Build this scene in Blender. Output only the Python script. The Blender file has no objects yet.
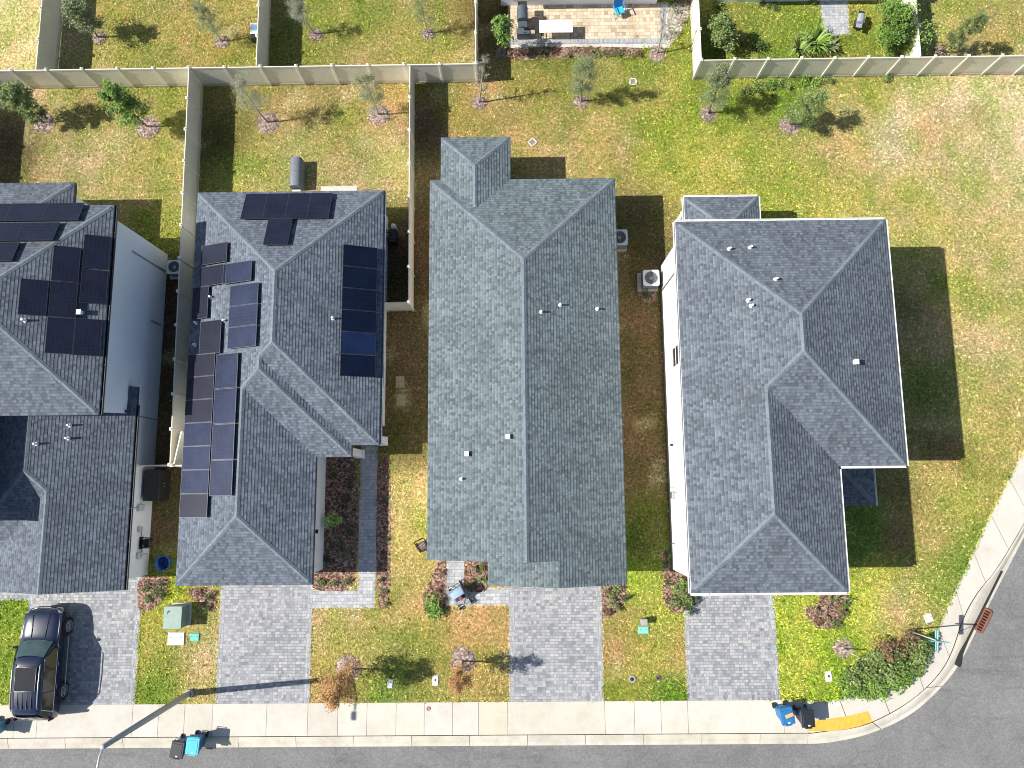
import bpy, bmesh, math, random
import numpy as np
from mathutils import Vector, Matrix, noise as mnoise
R = math.radians
random.seed(7)
SC = bpy.context.scene
COL = SC.collection

# ------------------------------------------------------------------ camera model (also used to read ground positions off the photo)
F, TH, RO, YA, H = 725.0, 0.1459, -0.0534, 0.0443, 38.0
def _axes():
    fw = (0, math.sin(TH), -math.cos(TH)); up = (0, math.cos(TH), math.sin(TH)); rt = (1., 0, 0)
    c, s = math.cos(RO), math.sin(RO)
    rt, up = tuple(c*a+s*b for a, b in zip(rt, up)), tuple(-s*a+c*b for a, b in zip(rt, up))
    z = lambda v: Vector((math.cos(YA)*v[0]-math.sin(YA)*v[1], math.sin(YA)*v[0]+math.cos(YA)*v[1], v[2]))
    return z(rt), z(up), z(fw)
RT, UP, FW = _axes()
def ray(px, py):
    return FW + RT*((px-512)/F) - UP*((py-384)/F)
def at(px, py, h=0.0):
    d = ray(px, py); t = (h-H)/d.z
    return (d.x*t, d.y*t)
def at3(px, py, h=0.0):
    x, y = at(px, py, h); return Vector((x, y, h))

cam = bpy.data.cameras.new('camera'); co = bpy.data.objects.new('camera', cam); COL.objects.link(co)
M = Matrix((RT, UP, -FW)).transposed().to_4x4(); M.translation = (0, 0, H)
co.matrix_world = M
cam.sensor_width = 36; cam.lens = F/1024*36; cam.clip_end = 2000; cam.clip_start = .5
SC.camera = co

# ------------------------------------------------------------------ light
SUN_EL = math.atan(1/1.05)
SH = Vector((math.cos(R(5)), math.sin(R(5)), 0))           # shadows run east, a little north
w = bpy.data.worlds.new('World'); SC.world = w; w.use_nodes = True
nt = w.node_tree; bg = nt.nodes['Background']
sky = nt.nodes.new('ShaderNodeTexSky'); sky.sky_type = 'NISHITA'; sky.sun_disc = False
sky.sun_elevation = SUN_EL
sun_az = math.atan2(-SH.x, -SH.y)                           # compass-like angle of the sun from +Y
sky.sun_rotation = sun_az
nt.links.new(sky.outputs[0], bg.inputs[0]); bg.inputs[1].default_value = 0.078
sl = bpy.data.lights.new('sun', 'SUN'); sl.energy = 4.8; sl.angle = R(.5); sl.color = (1, .95, .87)
so = bpy.data.objects.new('sun', sl); COL.objects.link(so)
sd = Vector((SH.x*math.cos(SUN_EL), SH.y*math.cos(SUN_EL), -math.sin(SUN_EL)))
so.rotation_euler = sd.to_track_quat('-Z', 'Y').to_euler()
so.location = (-30, 0, 40)
SC.view_settings.view_transform = 'Standard'; SC.view_settings.look = 'None'
SC.view_settings.exposure = 0.70; SC.view_settings.gamma = 1
SC.cycles.pixel_filter_type = 'BLACKMAN_HARRIS'; SC.cycles.filter_width = 1.0

# ------------------------------------------------------------------ materials
MATS = {}
def srgb(r, g, b):
    f = lambda c: (c/255/12.92 if c/255 <= .04045 else ((c/255+.055)/1.055)**2.4)
    return (f(r), f(g), f(b))
class NB:
    def __init__(s, name):
        s.m = bpy.data.materials.new(name); s.m.use_nodes = True
        s.nt = s.m.node_tree; s.n = s.nt.nodes; s.l = s.nt.links
        s.b = s.n['Principled BSDF']
    def add(s, t, **kw):
        n = s.n.new(t)
        for k, v in kw.items(): setattr(n, k, v)
        return n
    def link(s, a, b): s.l.new(a, b)
    def coord(s, kind='Object'):
        return s.add('ShaderNodeTexCoord').outputs[kind]
    def pos(s):
        return s.add('ShaderNodeNewGeometry').outputs['Position']
    def noise(s, vec, scale, detail=4, rough=.6):
        n = s.add('ShaderNodeTexNoise'); n.inputs['Scale'].default_value = scale
        n.inputs['Detail'].default_value = detail; n.inputs['Roughness'].default_value = rough
        s.link(vec, n.inputs['Vector']); return n
    def ramp(s, fac, stops):
        r = s.add('ShaderNodeValToRGB'); e = r.color_ramp.elements
        while len(e) < len(stops): e.new(.5)
        for el, (p, c) in zip(e, stops):
            el.position = p; el.color = (*c, 1) if not isinstance(c, (int, float)) else (c, c, c, 1)
        s.link(fac, r.inputs[0]); return r.outputs[0]
    def mix(s, fac, a, b, mode='MIX'):
        m = s.add('ShaderNodeMix', data_type='RGBA', blend_type=mode)
        for i, v in ((0, fac), (6, a), (7, b)):
            if hasattr(v, 'is_linked') or isinstance(v, bpy.types.NodeSocket): s.link(v, m.inputs[i])
            elif isinstance(v, (int, float)) and i: m.inputs[i].default_value = (v, v, v, 1)
            elif isinstance(v, (int, float)): m.inputs[i].default_value = v
            else: m.inputs[i].default_value = (*v, 1)
        return m.outputs[2]
    def math(s, op, a, b=0.0):
        m = s.add('ShaderNodeMath', operation=op)
        for i, v in ((0, a), (1, b)):
            if isinstance(v, (int, float)): m.inputs[i].default_value = v
            else: s.link(v, m.inputs[i])
        return m.outputs[0]
    def bump(s, height, strength=.5, dist=.02):
        b = s.add('ShaderNodeBump'); b.inputs['Strength'].default_value = strength
        b.inputs['Distance'].default_value = dist
        s.link(height, b.inputs['Height']); s.link(b.outputs[0], s.b.inputs['Normal'])
    def base(s, v):
        if isinstance(v, bpy.types.NodeSocket): s.link(v, s.b.inputs['Base Color'])
        else: s.b.inputs['Base Color'].default_value = (*v, 1)
    def set(s, **kw):
        for k, v in kw.items():
            k = {'rough': 'Roughness', 'metal': 'Metallic', 'spec': 'Specular IOR Level', 'coat': 'Coat Weight', 'trans': 'Transmission Weight'}[k]
            s.b.inputs[k].default_value = v

def plain(name, col, rough=.6, metal=0., var=.12, scale=6., bump=.0, spec=.5, coat=0.):
    """a painted / moulded surface with slight uneven colour and grain"""
    if name in MATS: return MATS[name]
    n = NB(name); p = n.coord()
    a = n.noise(p, scale, 5, .65)
    lo = tuple(c*(1-var) for c in col); hi = tuple(min(1, c*(1+var)) for c in col)
    n.base(n.ramp(a.outputs[0], [(.3, lo), (.7, hi)]))
    n.set(rough=rough, metal=metal, spec=spec, coat=coat)
    if bump: n.bump(n.noise(p, scale*8, 3).outputs[0], .4, bump)
    MATS[name] = n.m; return n.m

def shingle(name, c1, c2, seed=0., cap=False):
    n = NB(name)
    uv = n.coord('UV')
    mp = n.add('ShaderNodeMapping'); mp.inputs['Location'].default_value = (seed*3.1, 0, 0); n.link(uv, mp.inputs[0])
    br = n.add('ShaderNodeTexBrick'); n.link(mp.outputs[0], br.inputs['Vector'])
    br.offset = .37; br.offset_frequency = 2; br.squash = 1.25; br.squash_frequency = 3
    br.inputs['Scale'].default_value = 1
    br.inputs['Color1'].default_value = (0, 0, 0, 1); br.inputs['Color2'].default_value = (1, 1, 1, 1); br.inputs['Mortar'].default_value = (.42, .42, .42, 1)
    br.inputs['Mortar Size'].default_value = .004; br.inputs['Bias'].default_value = 0
    br.inputs['Brick Width'].default_value = .135; br.inputs['Row Height'].default_value = .145
    g = n.noise(mp.outputs[0], 15, 4, .8)
    big = n.noise(mp.outputs[0], .55, 5, .65)
    k = n.math('ADD', n.math('MULTIPLY', br.outputs[0], .40), n.math('MULTIPLY', g.outputs[0], .74))
    base = n.ramp(k, [(.22, c1), (.9, c2)])
    base = n.mix(1, base, n.ramp(big.outputs[0], [(.3, .84), (.7, 1.14)]), 'MULTIPLY')
    sep = n.add('ShaderNodeSeparateXYZ'); n.link(mp.outputs[0], sep.inputs[0])
    fr = n.math('FRACT', n.math('DIVIDE', sep.outputs[1], .145))
    # course shadow line painted into the colour, along with the printed laminate band
    base = n.mix(1, base, n.ramp(fr, [(.0, 1.06), (.6, 1.02), (.8, .88), (1.0, .82)]), 'MULTIPLY')
    # rain streaks down the slope
    mp2 = n.add('ShaderNodeMapping'); mp2.inputs['Scale'].default_value = (2.2, .16, 1); n.link(uv, mp2.inputs[0])
    st = n.noise(mp2.outputs[0], 1.6, 4, .7)
    base = n.mix(1, base, n.ramp(st.outputs[0], [(.35, .88), (.65, 1.08)]), 'MULTIPLY')
    n.base(base); n.set(rough=.9, spec=.25)
    # courses: each row rises towards its lower edge, tabs stand at different heights
    hgt = n.math('ADD', n.math('MINIMUM', n.math('DIVIDE', fr, .26), n.math('DIVIDE', n.math('SUBTRACT', 1, fr), .74)), n.math('MULTIPLY', br.outputs[0], .3))
    hgt = n.math('ADD', hgt, n.math('MULTIPLY', g.outputs[0], .25))
    n.bump(hgt, 1.0, .0125 if not cap else .01)
    return n.m

def paver(name, tones, bw=.24, bh=.16, rough=.85, mortar=(.2, .2, .2), seed=0):
    n = NB(name); p = n.pos()
    mp = n.add('ShaderNodeMapping'); mp.inputs['Location'].default_value = (seed, seed*.7, 0); n.link(p, mp.inputs[0])
    br = n.add('ShaderNodeTexBrick'); n.link(mp.outputs[0], br.inputs['Vector'])
    br.offset = .5; br.squash = .62; br.squash_frequency = 2; br.offset_frequency = 2
    br.inputs['Scale'].default_value = 1; br.inputs['Mortar Size'].default_value = .006; br.inputs['Bias'].default_value = 0
    br.inputs['Color1'].default_value = (0, 0, 0, 1); br.inputs['Color2'].default_value = (1, 1, 1, 1); br.inputs['Mortar'].default_value = (.5, .5, .5, 1)
    br.inputs['Brick Width'].default_value = bw; br.inputs['Row Height'].default_value = bh
    big = n.noise(mp.outputs[0], .5, 6, .7); fine = n.noise(mp.outputs[0], 22, 3)
    k = n.math('ADD', n.math('MULTIPLY', br.outputs[0], .78), n.math('MULTIPLY', big.outputs[0], .44))
    k = n.math('SUBTRACT', k, .1)
    L = len(tones)
    c = n.ramp(k, [(i/(L-1), t) for i, t in enumerate(tones)])
    c = n.mix(1, c, n.ramp(fine.outputs[0], [(.25, .8), (.75, 1.15)]), 'MULTIPLY')
    stain = n.noise(mp.outputs[0], .9, 7, .72)
    c = n.mix(1, c, n.ramp(stain.outputs[0], [(.30, .55), (.37, .82), (.5, 1.0)]), 'MULTIPLY')
    oil = n.noise(mp.outputs[0], 1.7, 3, .5)
    c = n.mix(1, c, n.ramp(oil.outputs[0], [(.24, .5), (.31, 1.0)]), 'MULTIPLY')
    c = n.mix(br.outputs['Fac'], c, mortar)
    n.base(c); n.set(rough=rough, spec=.3)
    n.bump(n.math('ADD', n.math('SUBTRACT', 1, br.outputs['Fac']), n.math('MULTIPLY', fine.outputs[0], .3)), .6, .012)
    return n.m

def speckle(name, stops, s1=18., s2=.6, rough=.95, bump=.03, big=(.8, 1.15), voro=False):
    """ground made of many small pieces: asphalt, mulch, concrete"""
    n = NB(name); p = n.pos()
    a = n.noise(p, s1, 4, .75); b = n.noise(p, s2, 6, .65)
    f = a.outputs[0]
    if voro:
        v = n.add('ShaderNodeTexVoronoi'); v.inputs['Scale'].default_value = s1; n.link(p, v.inputs['Vector'])
        sp = n.add('ShaderNodeSeparateColor'); n.link(v.outputs['Color'], sp.inputs[0])
        f = n.math('ADD', n.math('MULTIPLY', sp.outputs[0], .8), n.math('MULTIPLY', a.outputs[0], .2))
    c = n.ramp(f, stops)
    c = n.mix(1, c, n.ramp(b.outputs[0], [(.3, big[0]), (.7, big[1])]), 'MULTIPLY')
    n.base(c); n.set(rough=rough, spec=.25)
    if bump: n.bump(f, .8, bump)
    return n.m

MATS['shingle_blue'] = shingle('shingle_blue', (.044, .055, .072), (.178, .209, .252), 1)
MATS['shingle_green'] = shingle('shingle_green', (.046, .063, .072), (.185, .228, .243), 2)
MATS['shingle_slate'] = shingle('shingle_slate', (.045, .055, .069), (.172, .201, .234), 3)
MATS['shingle_dark'] = shingle('shingle_dark', (.042, .051, .067), (.16, .188, .226), 4)
MATS['ridge_shingle'] = speckle('ridge_shingle', [(.3, (.105, .127, .15)), (.7, (.185, .218, .248))], 9, 1.2, bump=.01)
MATS['paver'] = paver('paver', [(.17, .18, .20), (.25, .262, .29), (.31, .32, .34), (.37, .374, .38), (.45, .445, .435)], .22, .145)
MATS['paver_path'] = paver('paver_path', [(.27, .285, .31), (.37, .385, .41), (.44, .45, .465), (.52, .515, .51)], .26, .17, seed=3)
MATS['paver_tan'] = paver('paver_tan', [(.34, .25, .17), (.52, .41, .28), (.62, .49, .35), (.70, .60, .46)], .32, .22, seed=5)
MATS['paver_edge'] = paver('paver_edge', [(.26, .275, .3), (.36, .375, .40), (.47, .48, .49)], .12, .24, seed=8)
MATS['mulch'] = speckle('mulch', [(.05, (.055, .03, .022)), (.35, (.16, .085, .06)), (.6, (.28, .17, .125)), (.95, (.5, .37, .3))], 13, .9, bump=.05, voro=True)
MATS['mulch_grey'] = speckle('mulch_grey', [(.05, (.08, .055, .045)), (.4, (.25, .18, .15)), (.7, (.40, .31, .27)), (.95, (.6, .52, .48))], 13, .9, bump=.05, voro=True)
MATS['gravel'] = speckle('gravel', [(.05, (.16, .14, .11)), (.5, (.36, .33, .28)), (.95, (.6, .57, .5))], 11, .9, bump=.05, voro=True)

def asphalt():
    n = NB('asphalt'); p = n.pos()
    a = n.noise(p, 30, 3, .8); b = n.noise(p, .35, 6, .65)
    v = n.add('ShaderNodeTexVoronoi'); v.inputs['Scale'].default_value = 14; n.link(p, v.inputs['Vector'])
    sp = n.add('ShaderNodeSeparateColor'); n.link(v.outputs['Color'], sp.inputs[0])
    f = n.math('ADD', n.math('MULTIPLY', a.outputs[0], .6), n.math('MULTIPLY', sp.outputs[0], .35))
    c = n.ramp(f, [(.2, (.145, .143, .143)), (.55, (.19, .188, .188)), (.85, (.255, .252, .25))])
    c = n.mix(1, c, n.ramp(b.outputs[0], [(.3, .82), (.7, 1.15)]), 'MULTIPLY')
    # tyre-darkened sweep round the corner and pale scuffs
    mp = n.add('ShaderNodeMapping'); mp.inputs['Rotation'].default_value = (0, 0, R(35)); mp.inputs['Scale'].default_value = (.12, 1.1, 1); n.link(p, mp.inputs[0])
    s = n.noise(mp.outputs[0], 1.4, 5, .7)
    c = n.mix(1, c, n.ramp(s.outputs[0], [(.34, .84), (.44, 1.0)]), 'MULTIPLY')
    s2 = n.noise(p, 1.7, 8, .8)
    c = n.mix(n.ramp(s2.outputs[0], [(.70, 0), (.76, .5)]), c, (.42, .41, .39))
    # hairline cracks
    vc = n.add('ShaderNodeTexVoronoi'); vc.feature = 'DISTANCE_TO_EDGE'; vc.inputs['Scale'].default_value = .22; wv = n.noise(p, 1.6, 4); n.link(n.mix(.16, p, wv.outputs['Color'], 'ADD'), vc.inputs['Vector'])
    gate = n.ramp(n.noise(p, .25, 2).outputs[0], [(.5, 0), (.56, 1)])
    c = n.mix(n.math('MULTIPLY', n.math('LESS_THAN', vc.outputs['Distance'], .006), n.math('MULTIPLY', gate, .22)), c, (.07, .068, .065))
    n.base(c); n.set(rough=.95, spec=.2); n.bump(f, .7, .02)
    return n.m
MATS['asphalt'] = asphalt()

def concrete(name, col, dirt=.12):
    n = NB(name); p = n.pos()
    b = n.noise(p, .8, 7, .7); a = n.noise(p, 25, 3, .7)
    c = n.ramp(b.outputs[0], [(.3, tuple(x*(1-dirt)*q for x, q in zip(col, (1, .98, .94)))), (.55, col), (.8, tuple(min(.9, x*1.06) for x in col))])
    c = n.mix(1, c, n.ramp(a.outputs[0], [(.2, .86), (.7, 1.04)]), 'MULTIPLY')
    s = n.noise(p, 3.3, 8, .8)
    c = n.mix(n.ramp(s.outputs[0], [(.66, 0), (.78, .45)]), c, (.30, .26, .20))
    ta = n.add('ShaderNodeAttribute'); ta.attribute_name = 'tone'; c = n.mix(1, c, ta.outputs['Color'], 'MULTIPLY')
    # broom finish
    mp = n.add('ShaderNodeMapping'); mp.inputs['Scale'].default_value = (18, .7, 1); n.link(p, mp.inputs[0])
    br = n.noise(mp.outputs[0], 2, 2)
    c = n.mix(1, c, n.ramp(br.outputs[0], [(.3, .955), (.7, 1.03)]), 'MULTIPLY')
    n.base(c); n.set(rough=.9, spec=.25); n.bump(a.outputs[0], .4, .006)
    return n.m
MATS['concrete'] = concrete('concrete', (.54, .518, .468))
MATS['concrete_kerb'] = concrete('concrete_kerb', (.53, .50, .435), .26)
MATS['concrete_slab'] = speckle('concrete_slab', [(.25, (.46, .44, .40)), (.7, (.58, .56, .52))], 20, .8, bump=.005, big=(.86, 1.05))

def stucco(name, col):
    n = NB(name); p = n.pos()
    a = n.noise(p, 30, 4, .7); b = n.noise(p, .7, 5)
    c = n.ramp(b.outputs[0], [(.3, tuple(x*.95 for x in col)), (.7, col)])
    n.base(c); n.set(rough=.9, spec=.2); n.bump(a.outputs[0], .5, .01); return n.m
MATS['stucco_white'] = stucco('stucco_white', (.80, .80, .79))
MATS['stucco_pale'] = stucco('stucco_pale', (.84, .88, .92))
MATS['stucco_beige'] = stucco('stucco_beige', (.60, .58, .53))

def grass(name, leaf=False):
    n = NB(name); p = n.pos()
    at_ = n.add('ShaderNodeAttribute'); at_.attribute_name = 'tone'
    c = at_.outputs['Color']
    if not leaf:
        a = n.noise(p, 6.5, 6, .72); b = n.noise(p, 1.3, 5, .7); d = n.noise(p, 17, 3, .7)
        c = n.mix(n.ramp(b.outputs[0], [(.4, .0), (.62, .5)]), c, n.mix(1, c, (.68, .92, .62), 'MULTIPLY'))
        c = n.mix(n.ramp(b.outputs[0], [(.36, .55), (.48, .0)]), c, n.mix(1, c, (1.22, 1.05, 1.15), 'MULTIPLY'))
        c = n.mix(1, c, n.ramp(a.outputs[0], [(.3, .34), (.5, .95), (.7, 1.75)]), 'MULTIPLY')
        c = n.mix(1, c, n.ramp(d.outputs[0], [(.3, .5), (.7, 1.5)]), 'MULTIPLY')
        n.bump(n.math('ADD', a.outputs[0], n.math('MULTIPLY', d.outputs[0], .6)), .9, .10)
    n.base(c); n.set(rough=.85, spec=.2)
    return n.m
MATS['grass'] = grass('grass'); MATS['grass_blade'] = grass('grass_blade', True)

def foliage(name, c1, c2):
    if name in MATS: return MATS[name]
    n = NB(name)
    at_ = n.add('ShaderNodeAttribute'); at_.attribute_name = 'tone'
    sp = n.add('ShaderNodeSeparateColor'); n.link(at_.outputs['Color'], sp.inputs[0])
    n.base(n.ramp(sp.outputs[0], [(0, c1), (1, c2)])); n.set(rough=.55, spec=.35)
    n.b.inputs['Subsurface Weight'].default_value = 0
    MATS[name] = n.m; return n.m
def solar(name, c, line, rough=.12):
    n = NB(name); uv = n.coord('UV')
    sep = n.add('ShaderNodeSeparateXYZ'); n.link(uv, sep.inputs[0])
    fx = n.math('ABSOLUTE', n.math('SUBTRACT', n.math('FRACT', n.math('MULTIPLY', sep.outputs[0], 10)), .5))
    fy = n.math('ABSOLUTE', n.math('SUBTRACT', n.math('FRACT', n.math('MULTIPLY', sep.outputs[1], 6)), .5))
    ln = n.math('GREATER_THAN', n.math('MAXIMUM', fx, fy), .44)
    b = n.noise(n.coord('Object'), 1.3, 3)
    cc = n.mix(1, c, n.ramp(b.outputs[0], [(.3, .75), (.7, 1.3)]), 'MULTIPLY')
    n.base(n.mix(ln, cc, line)); n.set(rough=rough, spec=.32); return n.m
MATS['solar_black'] = solar('solar_black', (.011, .013, .027), (.017, .019, .036), .25)
MATS['solar_mid'] = solar('solar_mid', (.008, .018, .055), (.012, .023, .06), .2)
MATS['solar_blue'] = solar('solar_blue', (.02, .028, .060), (.028, .036, .07), .2)  # blue of the reflected sky put into this panel colour
MATS['solar_navy'] = solar('solar_navy', (.004, .008, .022), (.007, .011, .027), .22)
def glass(name, c, rough=.06):
    n = NB(name); n.base(n.ramp(n.noise(n.coord(), 2., 3).outputs[0], [(.3, tuple(x*.6 for x in c)), (.7, c)])); n.set(rough=rough, spec=.7, coat=.4); return n.m
MATS['glass'] = glass('glass', (.03, .045, .05))
MATS['glass_tint'] = glass('glass_tint', (.012, .014, .016))
MATS['windscreen'] = glass('windscreen', (.06, .105, .115), .04)
P_ = plain
def soiled(name, col, rough, amt):
    n = NB(name); p = n.pos(); sp = n.add('ShaderNodeSeparateXYZ'); n.link(p, sp.inputs[0])
    a = n.noise(p, 1.1, 5, .7); b = n.noise(p, 9, 4, .7)
    c = n.ramp(a.outputs[0], [(.3, tuple(x*.9 for x in col)), (.7, tuple(min(.92, x*1.04) for x in col))])
    splash = n.math('MULTIPLY', n.ramp(n.math('ADD', sp.outputs[2], n.math('MULTIPLY', a.outputs[0], -.35)), [(.0, 1), (.22, 0)]), amt)
    c = n.mix(splash, c, (.26, .21, .13))
    c = n.mix(1, c, n.ramp(b.outputs[0], [(.3, .95), (.7, 1.03)]), 'MULTIPLY')
    n.base(c); n.set(rough=rough, spec=.4); return n.m
vinyl = soiled('vinyl_beige', (.80, .76, .64), .5, .5)
vinyl_w = P_('vinyl_white', (.78, .75, .68), .45, var=.05)
white = P_('white_metal', (.80, .80, .79), .4, var=.05)
dark_trim = P_('dark_trim', (.035, .038, .045), .5)
black_pl = P_('black_plastic', (.018, .018, .02), .45, bump=.003)
steel = P_('galvanised_steel', (.42, .44, .46), .4, .7)
chrome = P_('chrome', (.75, .76, .78), .15, 1.)
grey_metal = P_('grey_metal', (.30, .31, .32), .45, .4)
bark = P_('bark', (.16, .115, .08), .9, bump=.01, var=.3)
twig = P_('pale_twig', (.34, .30, .26), .9, var=.25)
# ------------------------------------------------------------------ mesh builder
class MB:
    def __init__(s): s.v = []; s.f = []; s.uv = []; s.mi = []; s.tone = []; s.smooth = []
    def face(s, pts, uv=None, mi=0, tone=None, smooth=False):
        i = len(s.v); s.v += [tuple(p) for p in pts]; s.f.append(list(range(i, i+len(pts))))
        s.uv.append(uv); s.mi.append(mi); s.tone.append(tone); s.smooth.append(smooth)
    def mesh(s, verts, faces, mi=0, smooth=False, tone=None):
        i = len(s.v); s.v += [tuple(p) for p in verts]
        for f in faces:
            s.f.append([i+k for k in f]); s.uv.append(None); s.mi.append(mi); s.tone.append(tone); s.smooth.append(smooth)
    def box(s, c, d, rz=0, mi=0, taper=1., rot=None, bev=0.0):
        x, y, z = d[0]/2, d[1]/2, d[2]/2
        m = rot if rot is not None else Matrix.Rotation(rz, 3, 'Z')
        c = Vector(c)
        if bev <= 0:
            vs = [(sx*x*(taper if sz > 0 else 1), sy*y*(taper if sz > 0 else 1), sz*z) for sz in (-1, 1) for sy in (-1, 1) for sx in (-1, 1)]
            fs = [(0, 2, 3, 1), (4, 5, 7, 6), (0, 1, 5, 4), (2, 6, 7, 3), (0, 4, 6, 2), (1, 3, 7, 5)]
            s.mesh([c + m @ Vector(p) for p in vs], fs, mi)
        else:
            b = bev; ring = []
            for zz, ins in ((-z, b), (-z+b, 0), (z-b, 0), (z, b)):
                t = taper if zz > 0 else 1
                xx, yy = x*t-ins, y*t-ins; k = b*.9
                ring.append([(-xx+k, -yy, zz), (xx-k, -yy, zz), (xx, -yy+k, zz), (xx, yy-k, zz), (xx-k, yy, zz), (-xx+k, yy, zz), (-xx, yy-k, zz), (-xx, -yy+k, zz)])
            vs = [c + m @ Vector(p) for r in ring for p in r]; fs = []
            for r in range(3):
                for k in range(8): fs.append((r*8+k, r*8+(k+1) % 8, (r+1)*8+(k+1) % 8, (r+1)*8+k))
            fs.append(tuple(range(7, -1, -1))); fs.append(tuple(range(24, 32)))
            s.mesh(vs, fs, mi)
    def cyl(s, p0, p1, r0, r1=None, n=10, mi=0, caps=True, smooth=True):
        r1 = r0 if r1 is None else r1
        p0, p1 = Vector(p0), Vector(p1); d = (p1-p0).normalized()
        a = d.orthogonal().normalized(); b = d.cross(a)
        vs = []
        for p, r in ((p0, r0), (p1, r1)):
            for k in range(n):
                t = 2*math.pi*k/n; vs.append(p + a*math.cos(t)*r + b*math.sin(t)*r)
        s.mesh(vs, [(k, (k+1) % n, n+(k+1) % n, n+k) for k in range(n)], mi, smooth)
        if caps: s.mesh(vs, [tuple(range(n-1, -1, -1)), tuple(range(n, 2*n))], mi)
    def tube(s, pts, r, n=7, mi=0, smooth=True):
        pts = [Vector(p) for p in pts]; rr = r if isinstance(r, (list, tuple)) else [r]*len(pts)
        vs = []; ref = None
        for i, p in enumerate(pts):
            d = (pts[min(i+1, len(pts)-1)]-pts[max(i-1, 0)]).normalized()
            if ref is None: ref = d.orthogonal().normalized()
            a = (ref - d*ref.dot(d)).normalized(); b = d.cross(a); ref = a
            for k in range(n):
                t = 2*math.pi*k/n; vs.append(p + a*math.cos(t)*rr[i] + b*math.sin(t)*rr[i])
        fs = []
        for i in range(len(pts)-1):
            for k in range(n): fs.append((i*n+k, i*n+(k+1) % n, (i+1)*n+(k+1) % n, (i+1)*n+k))
        fs.append(tuple(range(n-1, -1, -1))); fs.append(tuple(range((len(pts)-1)*n, len(pts)*n)))
        s.mesh(vs, fs, mi, smooth)
    def prism(s, poly, z0, z1, mi=0, side_mi=None):
        n = len(poly)
        ar = sum(poly[i][0]*poly[(i+1) % n][1]-poly[(i+1) % n][0]*poly[i][1] for i in range(n))
        if ar < 0: poly = poly[::-1]
        lo = [(p[0], p[1], z0) for p in poly]; hi = [(p[0], p[1], z1) for p in poly]
        s.mesh(hi, [tuple(range(n))], mi); s.mesh(lo, [tuple(range(n-1, -1, -1))], mi)
        s.mesh(lo+hi, [(k, (k+1) % n, n+(k+1) % n, n+k) for k in range(n)], mi if side_mi is None else side_mi)
    def ball(s, c, r, sz=(1, 1, 1), n=10, m=6, mi=0, jig=0.):
        vs = []; c = Vector(c)
        for j in range(m+1):
            ph = math.pi*j/m
            for k in range(n):
                t = 2*math.pi*k/n; q = 1+random.uniform(-jig, jig)
                vs.append(c + Vector((math.sin(ph)*math.cos(t)*sz[0], math.sin(ph)*math.sin(t)*sz[1], math.cos(ph)*sz[2]))*r*q)
        fs = [(j*n+k, (j+1)*n+k, (j+1)*n+(k+1) % n, j*n+(k+1) % n) for j in range(m) for k in range(n)]
        s.mesh(vs, fs, mi, True)
    def build(s, name, mats, parent=None, org=(0, 0, 0), weld=False):
        me = bpy.data.meshes.new(name)
        o_ = Vector(org)
        me.from_pydata([Vector(p)-o_ for p in s.v], [], s.f)
        ms = mats if isinstance(mats, (list, tuple)) else [mats]
        for m in ms: me.materials.append(MATS[m] if isinstance(m, str) else m)
        me.polygons.foreach_set('material_index', s.mi)
        me.polygons.foreach_set('use_smooth', s.smooth)
        if any(u is not None for u in s.uv):
            ul = me.uv_layers.new(name='UVMap'); flat = []
            for f, u in zip(s.f, s.uv):
                for k in range(len(f)): flat += list(u[k]) if u else [0, 0]
            ul.data.foreach_set('uv', flat)
        if any(t is not None for t in s.tone):
            ca = me.color_attributes.new('tone', 'FLOAT_COLOR', 'CORNER'); flat = []
            for f, t in zip(s.f, s.tone):
                c = t if isinstance(t, (tuple, list)) else ((t,)*3 if t is not None else (.5,)*3)
                flat += [c[0], c[1], c[2], 1]*len(f)
            ca.data.foreach_set('color', flat)
        me.update()
        ob = bpy.data.objects.new(name, me); COL.objects.link(ob)
        if weld:
            b = bmesh.new(); b.from_mesh(me); bmesh.ops.remove_doubles(b, verts=b.verts, dist=.0008); bmesh.ops.recalc_face_normals(b, faces=b.faces); b.to_mesh(me); b.free()
        if parent is not None: ob.parent = parent
        else: ob.location = org
        return ob
def tag(o, label=None, cat=None, group=None, kind=None):
    if label: o['label'] = label
    if cat: o['category'] = cat
    if group: o['group'] = group
    if kind: o['kind'] = kind
    return o
def thing(name, label, cat, loc=(0, 0, 0), rz=0, group=None):
    o = bpy.data.objects.new(name, None); COL.objects.link(o); o.empty_display_size = .3
    o.location = loc; o.rotation_euler = (0, 0, rz)
    return tag(o, label, cat, group)
def copy_tree(o, parent=None):
    c = o.copy(); COL.objects.link(c)
    if parent is not None: c.parent = parent
    for ch in list(o.children): copy_tree(ch, c)
    return c
def struct(o): return tag(o, kind='structure')

# ------------------------------------------------------------------ ground heights: lawn 0, paving just above, road -0.12
def lin(a, b, t): return (a[0]+(b[0]-a[0])*t, a[1]+(b[1]-a[1])*t)
def dense(pts, step=.25):
    out = []
    for a, b in zip(pts, pts[1:]):
        n = max(1, int(math.dist(a, b)/step))
        out += [lin(a, b, k/n) for k in range(n)]
    return out+[pts[-1]]
def smoothline(pts, it=3):
    for _ in range(it):
        q = [pts[0]]
        for a, b in zip(pts, pts[1:]): q += [lin(a, b, .25), lin(a, b, .75)]
        pts = q+[pts[-1]]
    return pts
XL, YT = -80, 120
walk_in = [(XL, -10.41), (12.9, -10.41)] + smoothline([(13.9, -10.41), (15.17, -10.5), (17.17, -10.15), (18.59, -9.55), (19.95, -8.55), (21.15, -6.95), (21.98, -5.35), (22.75, -4.15), (23.66, -2.41), (24.88, -.5), (26.22, 1.65), (29., 6.1), (60, 56)])
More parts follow.
